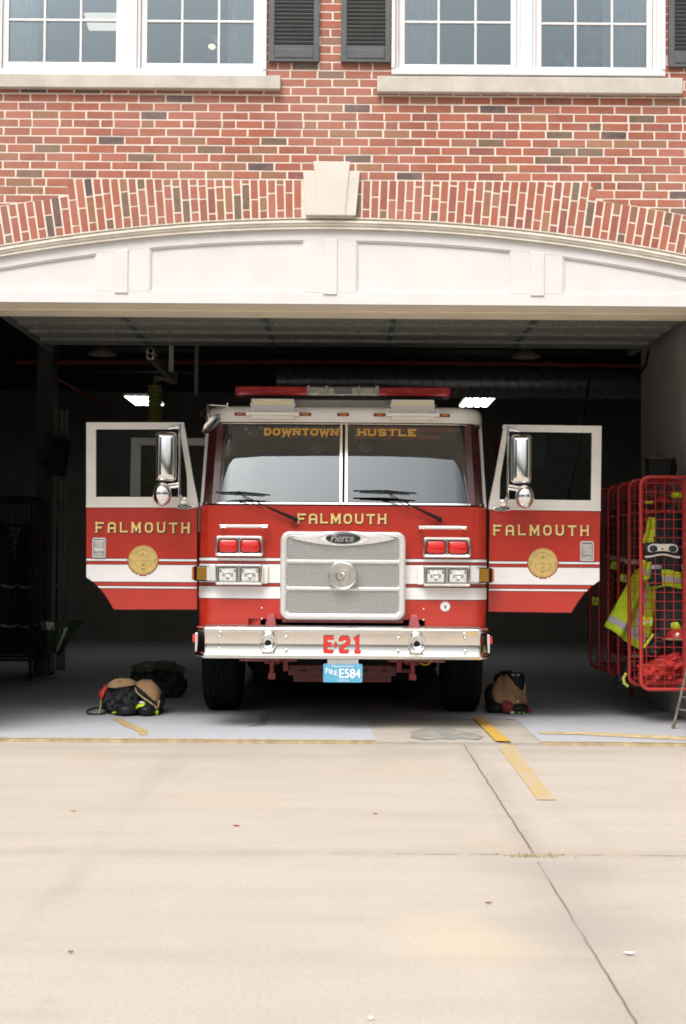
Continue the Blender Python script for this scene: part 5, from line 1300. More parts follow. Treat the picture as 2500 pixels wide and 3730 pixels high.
# ------------------------------------------------------------------ red gear lockers along the right wall
def rpath(x0, x1, z0, z1, y, r, n=5):
    pts = []
    for (cx, cz, a0) in ((x0 + r, z1 - r, 180), (x1 - r, z1 - r, 90), (x1 - r, z0 + r, 0), (x0 + r, z0 + r, -90)):
        for k in range(n + 1):
            a = R(a0 - 90 * k / n); pts.append((cx + r * math.cos(a), y, cz + r * math.sin(a)))
    return pts
def lockers(name, label, cat, x0, x1, z0, z1, ys, group=None, red='rackred', wire=True):
    T = thing(name, ((x0 + x1) / 2, ys[0], 0), label, cat, group)
    for y in ys:
        b = MB(); b.tube(rpath(x0, x1, z0, z1, y, .075), .0165, 8, True)
        D = b.build('locker_divider', M[red], T, smooth=50)
        b = MB(); p = .0787; r = .0038
        x = x0 + .047
        while x < x1 - .02: b.tube([(x, y, z0 + .012), (x, y, z1 - .012)], r, 4); x += p
        z = z0 + .05
        while z < z1 - .02: b.tube([(x0 + .012, y - .005, z), (x1 - .012, y - .005, z)], r, 4); z += p
        b.build('wire_mesh', M[red], D, smooth=50)
        if y == ys[0]:
            b = MB(); b.tube([(x0 + .385, y + .02, z0 + .02), (x0 + .385, y + .02, z1 - .02)], .014, 6); b.build('middle_post', M[red], D, smooth=50)
    for z in (z0 + .06, z1 - .30):
        b = MB()
        for x in (x0 + .06, (x0 + x1) / 2, x1 - .06): b.tube([(x, ys[0], z), (x, ys[-1], z)], .009, 6)
        y = ys[0] + .04
        while y < ys[-1]: b.tube([(x0 + .06, y, z), (x1 - .06, y, z)], .004, 4); y += .079
        b.build('locker_shelf', M[red], T, smooth=50)
    b = MB()
    for y in (ys[0] + .02, ys[-1] - .02):
        for x in (x1 - .05,): b.tube([(x, y + .03, .026), (x, y + .03, z1)], .02, 8)
    b.build('locker_post', M[red], T, smooth=50)
    return T
LX0 = W(2335, 2100, 12.3)[0]; LX1 = PX - .03
LZ0, LZ1 = W(2500, 2512, 12.3)[1] , W(2500, 1738, 12.3)[1]
LY = [12.3 + .5 * k for k in range(6)]
lockers('gear_locker', 'red tubular wire-mesh gear lockers standing along the right wall', 'gear lockers', LX0, LX1, LZ0, LZ1, LY)
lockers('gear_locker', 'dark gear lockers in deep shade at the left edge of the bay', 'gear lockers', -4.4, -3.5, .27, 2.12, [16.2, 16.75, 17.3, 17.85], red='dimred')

# ------------------------------------------------------------------ hanging clothes
def garment(y, x0, x1, z0, z1, d, folds, seed, mat, flare=.2, name='jacket', label='', cat='jacket', group=None, bands=(), bandmats=('lime', 'silver'), sleeves=True, k_=1):
    cx = (x0 + x1) / 2; w = (x1 - x0) / 2
    T = thing(name, (cx, y, z0), label, cat, group)
    def ring(t, o=0.):
        z = z0 + (z1 - z0) * t; k = 1 + flare * (1 - t); sh_ = 1. if t < .86 else max(.28, 1 - ((t - .86) / .14) ** 2 * .75)
        pts = []
        for i in range(40):
            a = 2 * math.pi * i / 40; f = 1 + .13 * math.sin(a * folds + seed) * (1.1 - t) + .07 * math.sin(a * folds * 2.3 + seed * 2 + t * 3)
            pts.append(Vector((cx + (w * k * sh_ * f + o) * math.cos(a) + .02 * math.sin(t * 5 + seed), y + (d * k * f * (.7 + .3 * sh_) + o) * math.sin(a), z + .012 * math.sin(a * 3 + seed))))
        return pts
    b = MB(); b.loft([ring(t / 14) for t in range(15)]); b.build('body', mat, T, smooth=60)
    for (ta, tb, m_) in bands:
        b = MB(); b.loft([ring(ta, .004), ring((ta + tb) / 2, .005), ring(tb, .004)], False, False); b.build('reflective_band', M[m_], T, smooth=60)
    if sleeves:
        for s in (-1, 1):
            b = MB(); p0 = Vector((cx + s * w * .8, y, z1 - .10)); pts = [p0, p0 + Vector((s * w * .45, -.03, -.2)), p0 + Vector((s * w * .5, -.05, -.45)), p0 + Vector((s * w * .42, -.06, -.62))]
            b.tube(pts, [.06, .075, .068, .06], 10); SLV = b.build('sleeve', mat, T, smooth=60)
            b = MB(); b.tube([pts[2] + Vector((0, 0, .02)), pts[2] + Vector((0, 0, -.02))], .073, 10); b.build('sleeve_band', M['silver'] if k_ else M['lime'], SLV, smooth=60)
    return T
def at_(px, py, y): x, z = W(px, py, y); return x, z
# locker 1
x0, za = at_(2400, 2340, 12.62); x1, zb = at_(2490, 1790, 12.62)
garment(12.62, x0 - .01, x1, za, zb - .12, .11, 5, 1.3, M['cloth'], .18, 'turnout_coat', 'black turnout coat with lime and silver band hanging in the nearest locker', 'coat', None, ((.40, .435, 'lime'), (.435, .475, 'silver'), (.475, .52, 'lime')))
def hangcloth(px, y, th, mat, name, label, cat, nu=10, nv=10, amp=.02, strips=()):
    """cloth hung between four measured corners (top-left, top-right, bottom-right, bottom-left), with folds"""
    c = [Vector((*(lambda q: (q[0], y, q[1]))(W(a, b_, y)),)) for a, b_ in px]
    def P(u, v):
        p = c[0].lerp(c[1], u).lerp(c[3].lerp(c[2], u), v)
        return p + Vector((0, amp * math.sin(u * 11 + v * 2.5 + px[0][0]) + .5 * amp * math.sin(u * 23 + v * 4), .006 * math.sin(u * 9)))
    T = thing(name, tuple(c[3].lerp(c[2], .5)), label, cat)
    b = MB(); b.loft([[P(i / nu, j / nv) for i in range(nu + 1)] for j in range(nv + 1)], False, False, closed=False); b.build('cloth', mat, T, smooth=70, solid=th)
    for (u0, v0, u1, v1) in strips:
        b = MB(); rows_ = []
        for j in range(17):
            rows_.append([P(u0 + (u1 - u0) * i / 36, v0 + (v1 - v0) * j / 16) + Vector((0, -th / 2 - .005, 0)) for i in range(37)])
        b.loft(rows_, False, False, closed=False); b.build('reflective_band', M['silver'], T, smooth=70)
    return T
hangcloth(((2318, 2075), (2395, 2068), (2372, 2395), (2203, 2282)), 12.93, .012, M['lime'], 'safety_vest', 'lime safety vest flaring out of the second locker', 'safety vest', 36, 24, .035, ((0, .80, 1, .90), (.55, .0, .72, .8)))
hangcloth(((2366, 1885), (2384, 1888), (2414, 1975), (2344, 1978)), 12.55, .03, M['lime'], 'safety_hood', 'lime hood hanging behind the hourglass-shaped case', 'hood', 8, 8, .02)
hangcloth(((2340, 2040), (2378, 2050), (2368, 2110), (2338, 2110)), 12.52, .012, M['lime'], 'safety_vest', 'small lime and silver vest below the hourglass-shaped case', 'safety vest', 8, 8, .015, ((0, .45, 1, .75),))
hangcloth(((2342, 2247), (2376, 2250), (2376, 2283), (2342, 2278)), 12.5, .02, M['lime'], 'sleeve_cuff', 'short lime and silver cuff hanging behind the front mesh', 'cuff', 8, 6, .008, ((0, .42, 1, .66),))
hangcloth(((2228, 2046), (2250, 2044), (2250, 2075), (2226, 2072)), 13.6, .02, M['lime'], 'safety_vest', 'tiny lime patch of vest in the third locker', 'safety vest', 6, 6, .012, ((0, .3, 1, .6),))
hangcloth(((2262, 2092), (2288, 2094), (2288, 2122), (2262, 2118)), 13.2, .02, M['lime'], 'safety_vest', 'lime vest with silver stripe behind the second divider', 'safety vest', 6, 6, .012, ((0, .35, 1, .75),))
hangcloth(((2160, 2175), (2180, 2177), (2178, 2204), (2160, 2204)), 13.9, .02, M['lime'], 'safety_vest', 'lime and silver patch below the corner of the right door', 'safety vest', 6, 6, .012, ((.1, .3, .9, .7),))
for k, (y, px0, px1) in enumerate(((13.15, 2290, 2370), (13.62, 2262, 2330), (14.1, 2235, 2300), (14.6, 2215, 2280))):
    x0, za = at_(px0, 2400, y); x1, zb = at_(px1, 1830, y)
    garment(y, x0 + .06, x1 + .08, za + .02 * k, zb, .12, 5, k * 1.7, M['cloth'], .12, 'turnout_coat', ('black turnout coat in the second locker behind the lime vest', 'black turnout coat hanging in the third locker', 'black turnout coat hanging in the fourth locker', 'black turnout coat in the locker farthest along the right wall')[k], 'coat', 'coats in the gear lockers', (), sleeves=True)
# red bag, helmet, boots in locker 1
b = MB()
T = thing('nylon_bag', (*at_(2420, 2470, 12.6)[:1], 12.6, at_(2420, 2475, 12.6)[1]), 'crumpled red nylon bag on the floor of the nearest locker', 'bag')
x, z = at_(2395, 2445, 12.56); b.lump((x, 12.56, z), (.15, .16, .085), .35, 2.6, 3, sub=4)
x, z = at_(2455, 2418, 12.56); b.lump((x, 12.58, z), (.19, .16, .10), .38, 2.8, 5, sub=4, rot=Matrix.Rotation(R(-24), 3, 'Y')); b.build('bag', M['redcloth'], T, smooth=60)
b = MB(); x, z = at_(2492, 2478, 12.5); b.lump((x, 12.5, z), (.07, .09, .03), .3, 3, 8, sub=3); b.build('bag_strap', M['redcloth'], T, smooth=60)
T = thing('fire_helmet', (*at_(2468, 2320, 12.55)[:1], 12.55, at_(2468, 2322, 12.55)[1]), 'red fire helmet lying on dark gear in the nearest locker', 'helmet')
b = MB(); x, z = at_(2468, 2322, 12.55)
b.lathez(x, 12.55, [(.115, z - .005), (.11, z + .02), (.095, z + .055), (.06, z + .085), (.01, z + .095)], 20, 1., 1.15); b.build('shell', PM('red_helmet_shell', (.40, .035, .025), .2, var=.1, coat=.7), T, smooth=60)
b = MB(); b.lathez(x, 12.55, [(.115, z + .0), (.155, z - .014), (.15, z - .02), (.1, z - .008)], 24, 1., 1.2); b.build('brim', M['tan'], T, smooth=60)
b = MB(); b.lump((x - .02, 12.50, z + .10), (.045, .03, .04), .4, 3, 4, sub=2); b.build('helmet_band', M['lime'], T, smooth=60)
b = MB()
T = thing('gear_pile', (*at_(2415, 2370, 12.6)[:1], 12.6, at_(2415, 2372, 12.6)[1]), 'heap of black turnout gear below the red helmet', 'gear')
for k, (px, py, sx_, sz_) in enumerate(((2400, 2335, .10, .07), (2450, 2350, .14, .06), (2380, 2360, .08, .07), (2480, 2370, .12, .06))):
    x, z = at_(px, py, 12.62); b.lump((x, 12.62, z), (sx_, .13, sz_), .3, 3, k + 11)
b.build('folded_gear', M['cloth'], T, smooth=60)
b = MB(); x, z = at_(2362, 2335, 12.5); b.obox((x, 12.5, z), (.022, .02, .15), Matrix.Rotation(R(35), 3, 'Y')); b.build('lime_strap', M['lime'], T, bevel=.004)
T = thing('turnout_boots', (*at_(2280, 2500, 12.9)[:1], 12.9, at_(2280, 2506, 12.9)[1]), 'dark boots with yellow trim poking out under the second locker', 'boots')
b = MB()
for k, (px, py, sx_, sz_) in enumerate(((2290, 2455, .06, .11), (2262, 2480, .05, .06), (2318, 2470, .08, .08), (2300, 2420, .07, .06))):
    x, z = at_(px, py, 12.98); b.lump((x, 12.98, z), (sx_, .1, sz_), .25, 3, k + 31)
b.build('boot', M['boot'], T, smooth=60)
b = MB(); b.tube([(*(lambda q: (q[0], 12.86, q[1]))(at_(px, py, 12.86)),) for px, py in ((2282, 2452), (2272, 2470), (2274, 2488), (2288, 2500))], .014, 8); b.build('yellow_trim', PM('yellow_trim', (.62, .60, .08), .6), T, smooth=60)
b = MB(); 
x, z = at_(2316, 2390, 12.95); b.lump((x, 12.95, z), (.06, .05, .018), .2, 3, 2, sub=2); x, z = at_(2312, 2418, 12.95); b.lump((x, 12.95, z), (.05, .05, .016), .2, 3, 5, sub=2, rot=Matrix.Rotation(R(25), 3, 'Y')); b.build('tan_cuff', M['tan'], T, smooth=60)
# hourglass case on the front mesh
yk = 12.26; x, z = at_(2410, 2002, yk)
T = thing('equipment_case', (x, yk, z - .07), 'black and pale hourglass-shaped case with two round pads on the red mesh', 'case')
def hour(w, h, waist, y, dz=0., n=40):
    pts = []
    for i in range(n):
        a = 2 * math.pi * i / n; c, s_ = math.cos(a), math.sin(a); xx = w * math.copysign(abs(c) ** .62, c); hh = h * (waist + (1 - waist) * min(1, (abs(xx) / w / .75) ** 2)) * math.copysign(abs(s_) ** .75, s_)
        pts.append(Vector((x + xx, y, z + dz + hh - .012 * (1 - (xx / w) ** 2) * -1)))
    return pts
b = MB(); b.loft([hour(.148, .060, .72, yk + .02), hour(.155, .066, .72, yk - .01), hour(.150, .062, .72, yk - .04), hour(.132, .048, .7, yk - .055)]); b.build('case_body', M['boot'], T, smooth=40)
b = MB(); b.loft([hour(.130, .044, .68, yk - .0555, .005), hour(.124, .040, .66, yk - .062, .005)], False); CP = b.build('face_plate', M['bluegrey'], T, smooth=40)
for s in (-1, 1):
    b = MB(); b.lathe(x + s * .083, z + .008, [(.034, yk - .0622), (.031, yk - .068), (.012, yk - .07), (.010, yk - .078), (.003, yk - .079)], 20, 1.05, .85); b.build('round_pad', PM('dark_navy_rubber', (.02, .024, .032), .4), CP, smooth=30)
b = MB(); b.lathe(x - .005, z + .006, [(.009, yk - .0625), (.008, yk - .066)], 12); b.build('red_button', M['redlens'], CP)
b = MB(); b.loft([[Vector((x + a, yk - .03 + dy, z - .062 - .012 * math.cos(a * 22) * -1 + dz_)) for a in [(-.15 + .3 * k / 16) for k in range(17)]] for dy, dz_ in ((0, 0), (-.02, .004), (-.02, .014), (0, .018))], False, False, closed=False); b.build('lower_strip', M['bluegrey'], T, smooth=40)
# bin on top of the lockers, pale items on top shelf
T = thing('storage_bin', (*at_(2398, 1734, 12.7)[:1], 12.7, LZ1 + .017), 'black storage bin on top of the red lockers', 'bin')
x, _z = at_(2398, 1700, 12.7); z = LZ1 + .017
b = MB(); b.loft([[Vector((x + sx_ * w, 12.7 + sy * w * .8, zz)) for sx_, sy in ((-1, -1), (1, -1), (1, 1), (-1, 1))] for w, zz in ((.09, z), (.108, z + .165))]); b.build('tub', M['black'], T, bevel=.008)
b = MB(); b.box(x - .114, x + .114, 12.605, 12.795, z + .1655, z + .178); b.lump((x - .01, 12.7, z + .19), (.06, .05, .035), .2, 3, 4); b.build('lid', PM('brown_lid', (.06, .05, .035), .5), T)
b = MB(); b.lump((x + .135, 12.72, z + .09), (.035, .04, .1), .2, 3, 9); tag(b.build('black_bottle', M['black'], None, smooth=60), 'dark bottle beside the black bin on the lockers', 'bottle')
for k, (px, py, y, sz_, mt, lab) in enumerate(((2466, 1803, 12.55, (.05, .04, .028), 'lime', 'lime glove on the top shelf of the nearest locker'), (2365, 1830, 12.5, (.04, .04, .012), 'lime', 'small lime strap on the top shelf by the locker tube'), (2415, 1818, 12.55, (.05, .05, .02), 'redcloth', 'folded red cloth on the top shelf of the nearest locker'))):
    b = MB(); x, z = at_(px, py, y); b.lump((x, y, z), sz_, .35, 3, k + 3); tag(b.build(('work_glove', 'strap', 'folded_cloth')[k], M[mt], None, smooth=60), lab, ('glove', 'strap', 'cloth')[k])
# ------------------------------------------------------------------ folding chair at the right edge
YCh = WG(2455, 2655, ZF)[1]
cx_ = WX(2452, YCh, 2655)
T = thing('folding_chair', (cx_ + .25, YCh + .2, ZF), 'brown metal folding chair cut off by the right edge', 'chair')
def cp(px, py, y): x, z = W(px, py, y); return (x, y, max(z, ZF + .01))
p0 = cp(2452, 2655, YCh); p1 = cp(2502, 2440, YCh); dx = p1[0] - p0[0]; dz = p1[2] - p0[2]
for ox_, oy_ in ((0, 0), (.40, .05)):
    b = MB(); q0 = Vector((p0[0] + ox_, YCh + oy_, ZF)); q1 = q0 + Vector((dx, 0, dz)) * 1.75
    b.tube([q0, q1], .0125, 8); b.tube([q0 + Vector((-.003, 0, .001)), q0 + Vector((dx, 0, dz)) * .16], .0148, 8); b.build('leg', M['grey'], T, smooth=50)
    b = MB(); f0 = Vector((p0[0] + .28 + ox_, YCh + .42 + oy_, ZF)); b.tube([f0, f0 + Vector((-.02, -.30, .62))], .012, 8); b.build('leg', M['grey'], T, smooth=50)
for t, dr in ((.34, .03), (.56, .05)):
    b = MB(); q0 = Vector((p0[0], YCh - .004, ZF)) + Vector((dx, 0, dz)) * t; b.tube([q0, q0 + Vector((.2, .02, -dr)), q0 + Vector((.40, .05, 0))], .0085, 6); b.build('cross_bar', M['grey'], T, smooth=50)
b = MB(); b.rr(0, 0, .42, .40, .05, [(.01, -.012), (0, 0), (0, .012), (.01, .016)]); b.warp(lambda v: Vector((p0[0] + .50 + v.x, YCh + .21 + v.z, ZF + .45 + v.y))); b.build('seat', M['grey'], T, smooth=40)
b = MB(); b.rr(p0[0] + .52, ZF + .80, .40, .18, .04, [(.01, YCh + .40), (0, YCh + .41), (0, YCh + .425), (.01, YCh + .43)]); b.build('backrest', M['grey'], T, smooth=40)

# ------------------------------------------------------------------ turnout gear set out on the floor
def ell(T, name, mat, items, smooth=60, sub=3):
    b = MB()
    for (x, y, z, sx_, sy, sz_, amp, seed, *rot) in items: b.lump((x, y, z), (sx_, sy, sz_), amp, 2.6, seed, flat=ZF + .003, sub=sub, rot=Matrix.Rotation(R(rot[0]), 3, 'Y') if rot else None)
    return b.build(name, mat, T, smooth=smooth)
YG1 = 12.95; S = YG1 / FPX
def gp(px, py, y=YG1): return W(px, py, y)
T = thing('turnout_gear', (gp(470, 2600)[0], YG1, ZF), 'turnout trousers folded down over boots, black with tan tops, on the left floor', 'turnout gear')
cx_, cz_ = gp(443, 2540)
ell(T, 'trouser_leg', M['cloth'], [(cx_, YG1 + .05, cz_ + .005, .165, .17, .15, .34, 3), (cx_ - .04, YG1 + .02, cz_ - .06, .12, .14, .10, .34, 8), (cx_ + .07, YG1 - .02, cz_ - .01, .10, .13, .13, .34, 9)], sub=4)
x2, z2 = gp(545, 2545)
ell(T, 'trouser_leg', M['cloth'], [(x2, YG1 + .06, z2 - .01, .12, .16, .14, .3, 13), (x2 + .02, YG1 + .0, z2 - .05, .10, .13, .10, .3, 14)], sub=4)
# tan waistbands folded over the top
def drape(T, pts_top, pts_bot, yd, mat, name, nv=8, bulge=.06, seed=0):
    n = len(pts_top); rows_ = []
    for j in range(nv + 1):
        v = j / nv; row = []
        for i in range(n):
            a = Vector((*(lambda q: (q[0], YG1, q[1]))(gp(*pts_top[i])),)); c = Vector((*(lambda q: (q[0], YG1, q[1]))(gp(*pts_bot[i])),))
            p = a.lerp(c, v); p.y = YG1 + yd - bulge * math.sin(min(1, v * 1.0) * math.pi / 2) * (.6 + .4 * math.sin(math.pi * i / (n - 1))) - .012 * math.sin(i * 1.9 + seed) * v
            row.append(p)
        rows_.append(row)
    # run back over the top
    back = [Vector((p.x, p.y + .22, p.z - .03)) for p in rows_[0]]
    b = MB(); b.loft([back] + rows_, False, False, closed=False); return b.build(name, mat, T, smooth=70, solid=.014)
drape(T, ((398, 2492), (420, 2475), (445, 2469), (480, 2471), (503, 2484)), ((402, 2500), (430, 2501), (455, 2498), (480, 2494), (503, 2490)), -.10, M['tan'], 'tan_waistband', bulge=.05)
drape(T, ((505, 2484), (525, 2474), (552, 2474), (572, 2492), (590, 2518)), ((505, 2492), (520, 2504), (545, 2524), (568, 2544), (586, 2560)), -.10, M['tan'], 'tan_waistband', bulge=.07, seed=2)
b = MB()
for k, (px, py) in enumerate(((503, 2500), (512, 2516), (530, 2532), (552, 2548), (572, 2562), (580, 2572))):
    x, z = gp(px, py); b.bm.verts.new((0, 0, 0)) if False else None
b.tube([(gp(px, py)[0], YG1 - .175, gp(px, py)[1]) for px, py in ((503, 2498), (508, 2514), (530, 2534), (555, 2551), (574, 2566), (580, 2574))], .0075, 6); b.build('cuff_edge', PM('pale_piping', (.48, .38, .18), .7), T, smooth=60)
b = MB(); b.prism([gp(*p) for p in ((507, 2500), (540, 2518), (575, 2544), (584, 2560), (578, 2568), (545, 2546), (515, 2526))], YG1 - .172, YG1 - .15); b.build('dark_lining', M['black'], T)
x, z = gp(588, 2583); b = MB(); b.tube([(gp(588, 2545)[0], YG1 - .15, gp(588, 2545)[1]), (gp(584, 2570)[0], YG1 - .17, gp(584, 2570)[1])], .010, 6); b.build('tan_strap', M['tan'], T, smooth=60)
for px, w in ((472, .11), (545, .085)):
    x, z = gp(px, 2585)
    ell(T, 'boot', M['boot'], [(x, YG1 - .13, ZF + .055, w, .16, .062, .08, px), (x, YG1 - .03, ZF + .10, w * .9, .1, .1, .08, px + 1)])
b = MB(); b.tube([(gp(px, py)[0], YG1 - .235 + .07 * abs(k - 2) / 2, gp(px, py)[1]) for k, (px, py) in enumerate(((421, 2589), (436, 2587), (450, 2576), (472, 2570), (494, 2564)))], [.008, .010, .005, .010, .006], 6); b.build('lime_trim', M['lime'], T, smooth=60)
b = MB()
P_ = lambda px, py, dy: Vector((gp(px, py)[0], YG1 - dy, gp(px, py)[1]))
b.loft([[P_(504, 2580, .20), P_(515, 2568, .235), P_(535, 2562, .25), P_(558, 2566, .22)], [P_(503, 2572, .19), P_(514, 2558, .20), P_(533, 2552, .21), P_(556, 2562, .2)]], False, False, closed=False); b.build('lime_trim', M['lime'], T, smooth=60, solid=.006)
ell(T, 'silver_patch', M['silver'], [(gp(528, 2554)[0], YG1 - .19, gp(528, 2554)[1] + .005, .032, .03, .014, .1, 5)], sub=2)
ell(T, 'lime_tab', M['lime'], [(gp(578, 2590)[0], YG1 - .15, gp(578, 2588)[1], .02, .02, .03, .2, 6)], sub=2)
b = MB(); b.loft([[P_(398, 2492, .0), P_(384, 2498, .02), P_(374, 2512, .04), P_(365, 2524, .05), P_(369, 2536, .05)], [P_(402, 2500, .04), P_(392, 2508, .06), P_(386, 2524, .07), P_(380, 2538, .08), P_(374, 2546, .08)]], False, False, closed=False); b.build('red_suspender', M['redcloth'], T, smooth=60, solid=.02)
b = MB(); b.tube([P_(374, 2544, .08), P_(373, 2570, .09), P_(369, 2590, .1), P_(366, 2600, .12)], .008, 6); b.build('lime_cord', PM('lime_cord', (.30, .36, .05), .7), T, smooth=60)
b = MB(); b.tube([Vector((gp(356, 2580)[0] + .085 * math.cos(R(a)), YG1 - .04 + .12 * math.sin(R(a)), ZF + .022 + .018 * math.sin(R(a)))) for a in range(0, 360, 20)], .011, 6, True); b.build('strap_loop', M['cloth'], T, smooth=60)
# second heap in the shade behind
T = thing('turnout_gear', (W(560, 2540, 14.6)[0], 14.6, ZF), 'darker turnout gear set out in shade behind the first pile', 'turnout gear')
for px, sd in ((530, 41), (612, 43)):
    x = W(px, 2500, 14.6)[0]
    ell(T, 'trouser_leg', M['cloth'], [(x, 14.6, ZF + .16, .15, .17, .15, .32, sd), (x - .03, 14.5, ZF + .07, .13, .16, .08, .2, sd + 1), (x + .08, 14.55, ZF + .12, .1, .15, .12, .3, sd + 4)], sub=4)
    ell(T, 'tan_waistband', PM('shaded_tan_cloth', (.13, .115, .085), .9, var=.3), [(x + .02, 14.55, ZF + .30, .15, .16, .05, .3, sd + 2, 12 if px > 560 else -8)], sub=4)  # waistband tan darkened in the colour to read as shade
# tan and black gear on the right
YG2 = 13.35
T = thing('turnout_gear', (W(1850, 2590, YG2)[0], YG2, ZF), 'tan turnout trousers slumped round tall black boots beside the right tyre', 'turnout gear')
def gq(px, py, dy=0): x, z = W(px, py, YG2); return Vector((x, YG2 - dy, z))
b = MB()
rings = []
for t, (cxp, wpx, py, d) in enumerate(((1852, 66, 2566, .17), (1851, 68, 2548, .18), (1847, 58, 2524, .16), (1843, 42, 2502, .13), (1840, 25, 2482, .09), (1837, 9, 2466, .04))):
    c = gq(cxp, py); w = wpx * YG2 / FPX
    rings.append([Vector((c.x + w * (1 + .10 * math.sin(a * 5 + t)) * math.cos(a), YG2 + d * (1 + .10 * math.sin(a * 5 + t)) * math.sin(a), c.z + .03 * math.sin(a * 2 + t * .4))) for a in [2 * math.pi * k / 32 for k in range(32)]])
b.loft(rings); b.build('trouser_top', M['tan'], T, smooth=60)
b = MB(); b.lathez(gq(1880, 2480).x, YG2 + .02, [(.07, gq(0, 2530).z), (.082, gq(0, 2495).z), (.085, gq(0, 2455).z), (.07, gq(0, 2438).z)], 20); b.lump((gq(1850, 2470).x, YG2 + .10, gq(0, 2470).z), (.11, .1, .09), .3, 3, 4); b.build('boot', M['black'], T, smooth=50)
b = MB()
for px in (1866, 1884): p = gq(px, 2456, .07); b.lump(p, (.02, .01, .012), .1, 3, px, sub=2)
b.build('boot_label', PM('grey_label', (.25, .25, .25), .5), T, smooth=60)
ell(T, 'boot', M['boot'], [(gq(1800, 2570).x, YG2 - .08, ZF + .05, .09, .15, .055, .1, 3), (gq(1880, 2575).x, YG2 - .12, ZF + .045, .1, .14, .05, .1, 4), (gq(1795, 2530).x, YG2 + .05, ZF + .13, .07, .12, .13, .1, 7)])
ell(T, 'red_flap', PM('dark_red_cloth', (.26, .03, .035), .8, var=.3), [(gq(1838, 2570).x, YG2 - .20, ZF + .055, .055, .05, .06, .25, 5), (gq(1917, 2577).x, YG2 - .08, ZF + .02, .04, .05, .02, .25, 6)])
ell(T, 'pale_toe', PM('pale_trim', (.62, .58, .35), .6), [(gq(1855, 2588).x, YG2 - .24, ZF + .014, .026, .03, .014, .2, 5)], sub=2)
ell(T, 'green_tab', PM('green_tab', (.16, .45, .10), .6), [(gq(1880, 2584).x, YG2 - .24, ZF + .012, .016, .02, .011, .2, 5), (gq(1897, 2584).x, YG2 - .22, ZF + .012, .013, .02, .011, .2, 6)], sub=2)
b = MB(); b.tube([gq(1908, 2478, -.02), gq(1912, 2500, .0), gq(1909, 2522, .03), gq(1903, 2535, .06)], [.006, .014, .014, .008], 8); b.build('tan_strap', M['tan'], T, smooth=60)
b = MB(); b.lump(gq(1878, 2547, .19), (.009, .006, .009), .1, 3, 2, sub=2); b.build('snap', M['stripe'], T, smooth=60)

# ------------------------------------------------------------------ overhead services
b = MB(); y = 17.2
p = lambda px, py, y_: (W(px, py, y_)[0], y_, W(px, py, y_)[1])
b.tube([p(60, 1318, y), p(1250, 1318, y), p(2330, 1330, y)], .033, 8)
for px in (250, 560, 1000, 1500, 2000): b.lathex(y, p(px, 1319, y)[2], [(.045, p(px, 1319, y)[0] - .03), (.045, p(px, 1319, y)[0] + .03)], 10)
tag(b.build('sprinkler_pipe', M['redpipe'], None, smooth=50), 'long red sprinkler pipe running level under the bay ceiling', 'pipe')
b = MB(); b.tube([p(150, 1345, 17.5), p(380, 1478, 23.)], .022, 8); tag(b.build('sprinkler_pipe', M['redpipe'], None, smooth=50), 'short dim red pipe sloping away at the upper left', 'pipe')
b = MB(); y = 18.5; xa_, za = W(1010, 1385, y)[0], W(1700, 1393, y)[1]; xb_ = W(2335, 1393, y)[0]
prof = []; x = xa_; k = 0
while x < xb_ + 1.0: prof += [(.205, x), (.205, x + .13), (.213, x + .137), (.213, x + .15)]; x += .157
b.lathex(y, za, prof, 28); tag(b.build('air_duct', M['galv'], None, smooth=35), 'round galvanised spiral air duct crossing behind the light bar', 'duct')
M['fluo'] = EMIT('fluorescent_tube', (1., .97, .90), 7.); M['fluopanel'] = EMIT('lit_diffuser', (1., .95, .86), .55)
for (a, c, t, bt, lab, grp) in ((490, 618, 1447, 1474, 'lit fluorescent ceiling light partly hidden by the olive hose', None), (1672, 1800, 1452, 1479, 'lit fluorescent ceiling light with four tubes above the right door', None)):
    z = 3.72; x0_, y0_ = WG((a + 0), bt, z); x1_, y0b = WG(c - 20, bt, z); yf_ = WG(c, t, z)[1]
    w = (x1_ - x0_); T = thing('ceiling_light', ((x0_ + x1_) / 2, y0_, z), lab, 'ceiling light')
    b = MB(); b.box(x0_ - .02, x1_ + .02, y0_ + .0, yf_, z + .02, z + .05); b.tube([(x0_ + .1, (y0_ + yf_) / 2, z + .1), (x0_ + .1, (y0_ + yf_) / 2, ZC)], .008); b.build('light_housing', M['ceil'], T)
    for k in range(4):
        b = MB(); xx = x0_ + w * (k + .5) / 4; b.box(xx - w * .085, xx + w * .085, y0_ + .05, yf_ - .05, z - .004, z + .002); b.build('light_tube', M['fluo'], T)
    b = MB(); b.box(x0_, x1_, y0_, yf_, z + .003, z + .015); b.build('diffuser', M['fluopanel'], T)
for px, py, lab in ((375, 1283, 'dim domed pendant lamp at the upper left of the bay'), (1917, 1292, 'dim domed pendant lamp at the upper right of the bay')):
    y = 16.6; x, z = W(px, py, y); T = thing('pendant_lamp', (x, y, z - .06), lab, 'lamp')
    b = MB(); b.lathez(x, y, [(.175, z - .03), (.165, z), (.13, z + .03), (.06, z + .055), (.03, z + .09)], 24, cap0=False); b.tube([(x, y, z + .08), (x, y, ZC)], .01, 6); b.build('lamp_shade', PM('dull_lamp_shade', (.30, .27, .25), .5), T, smooth=50)
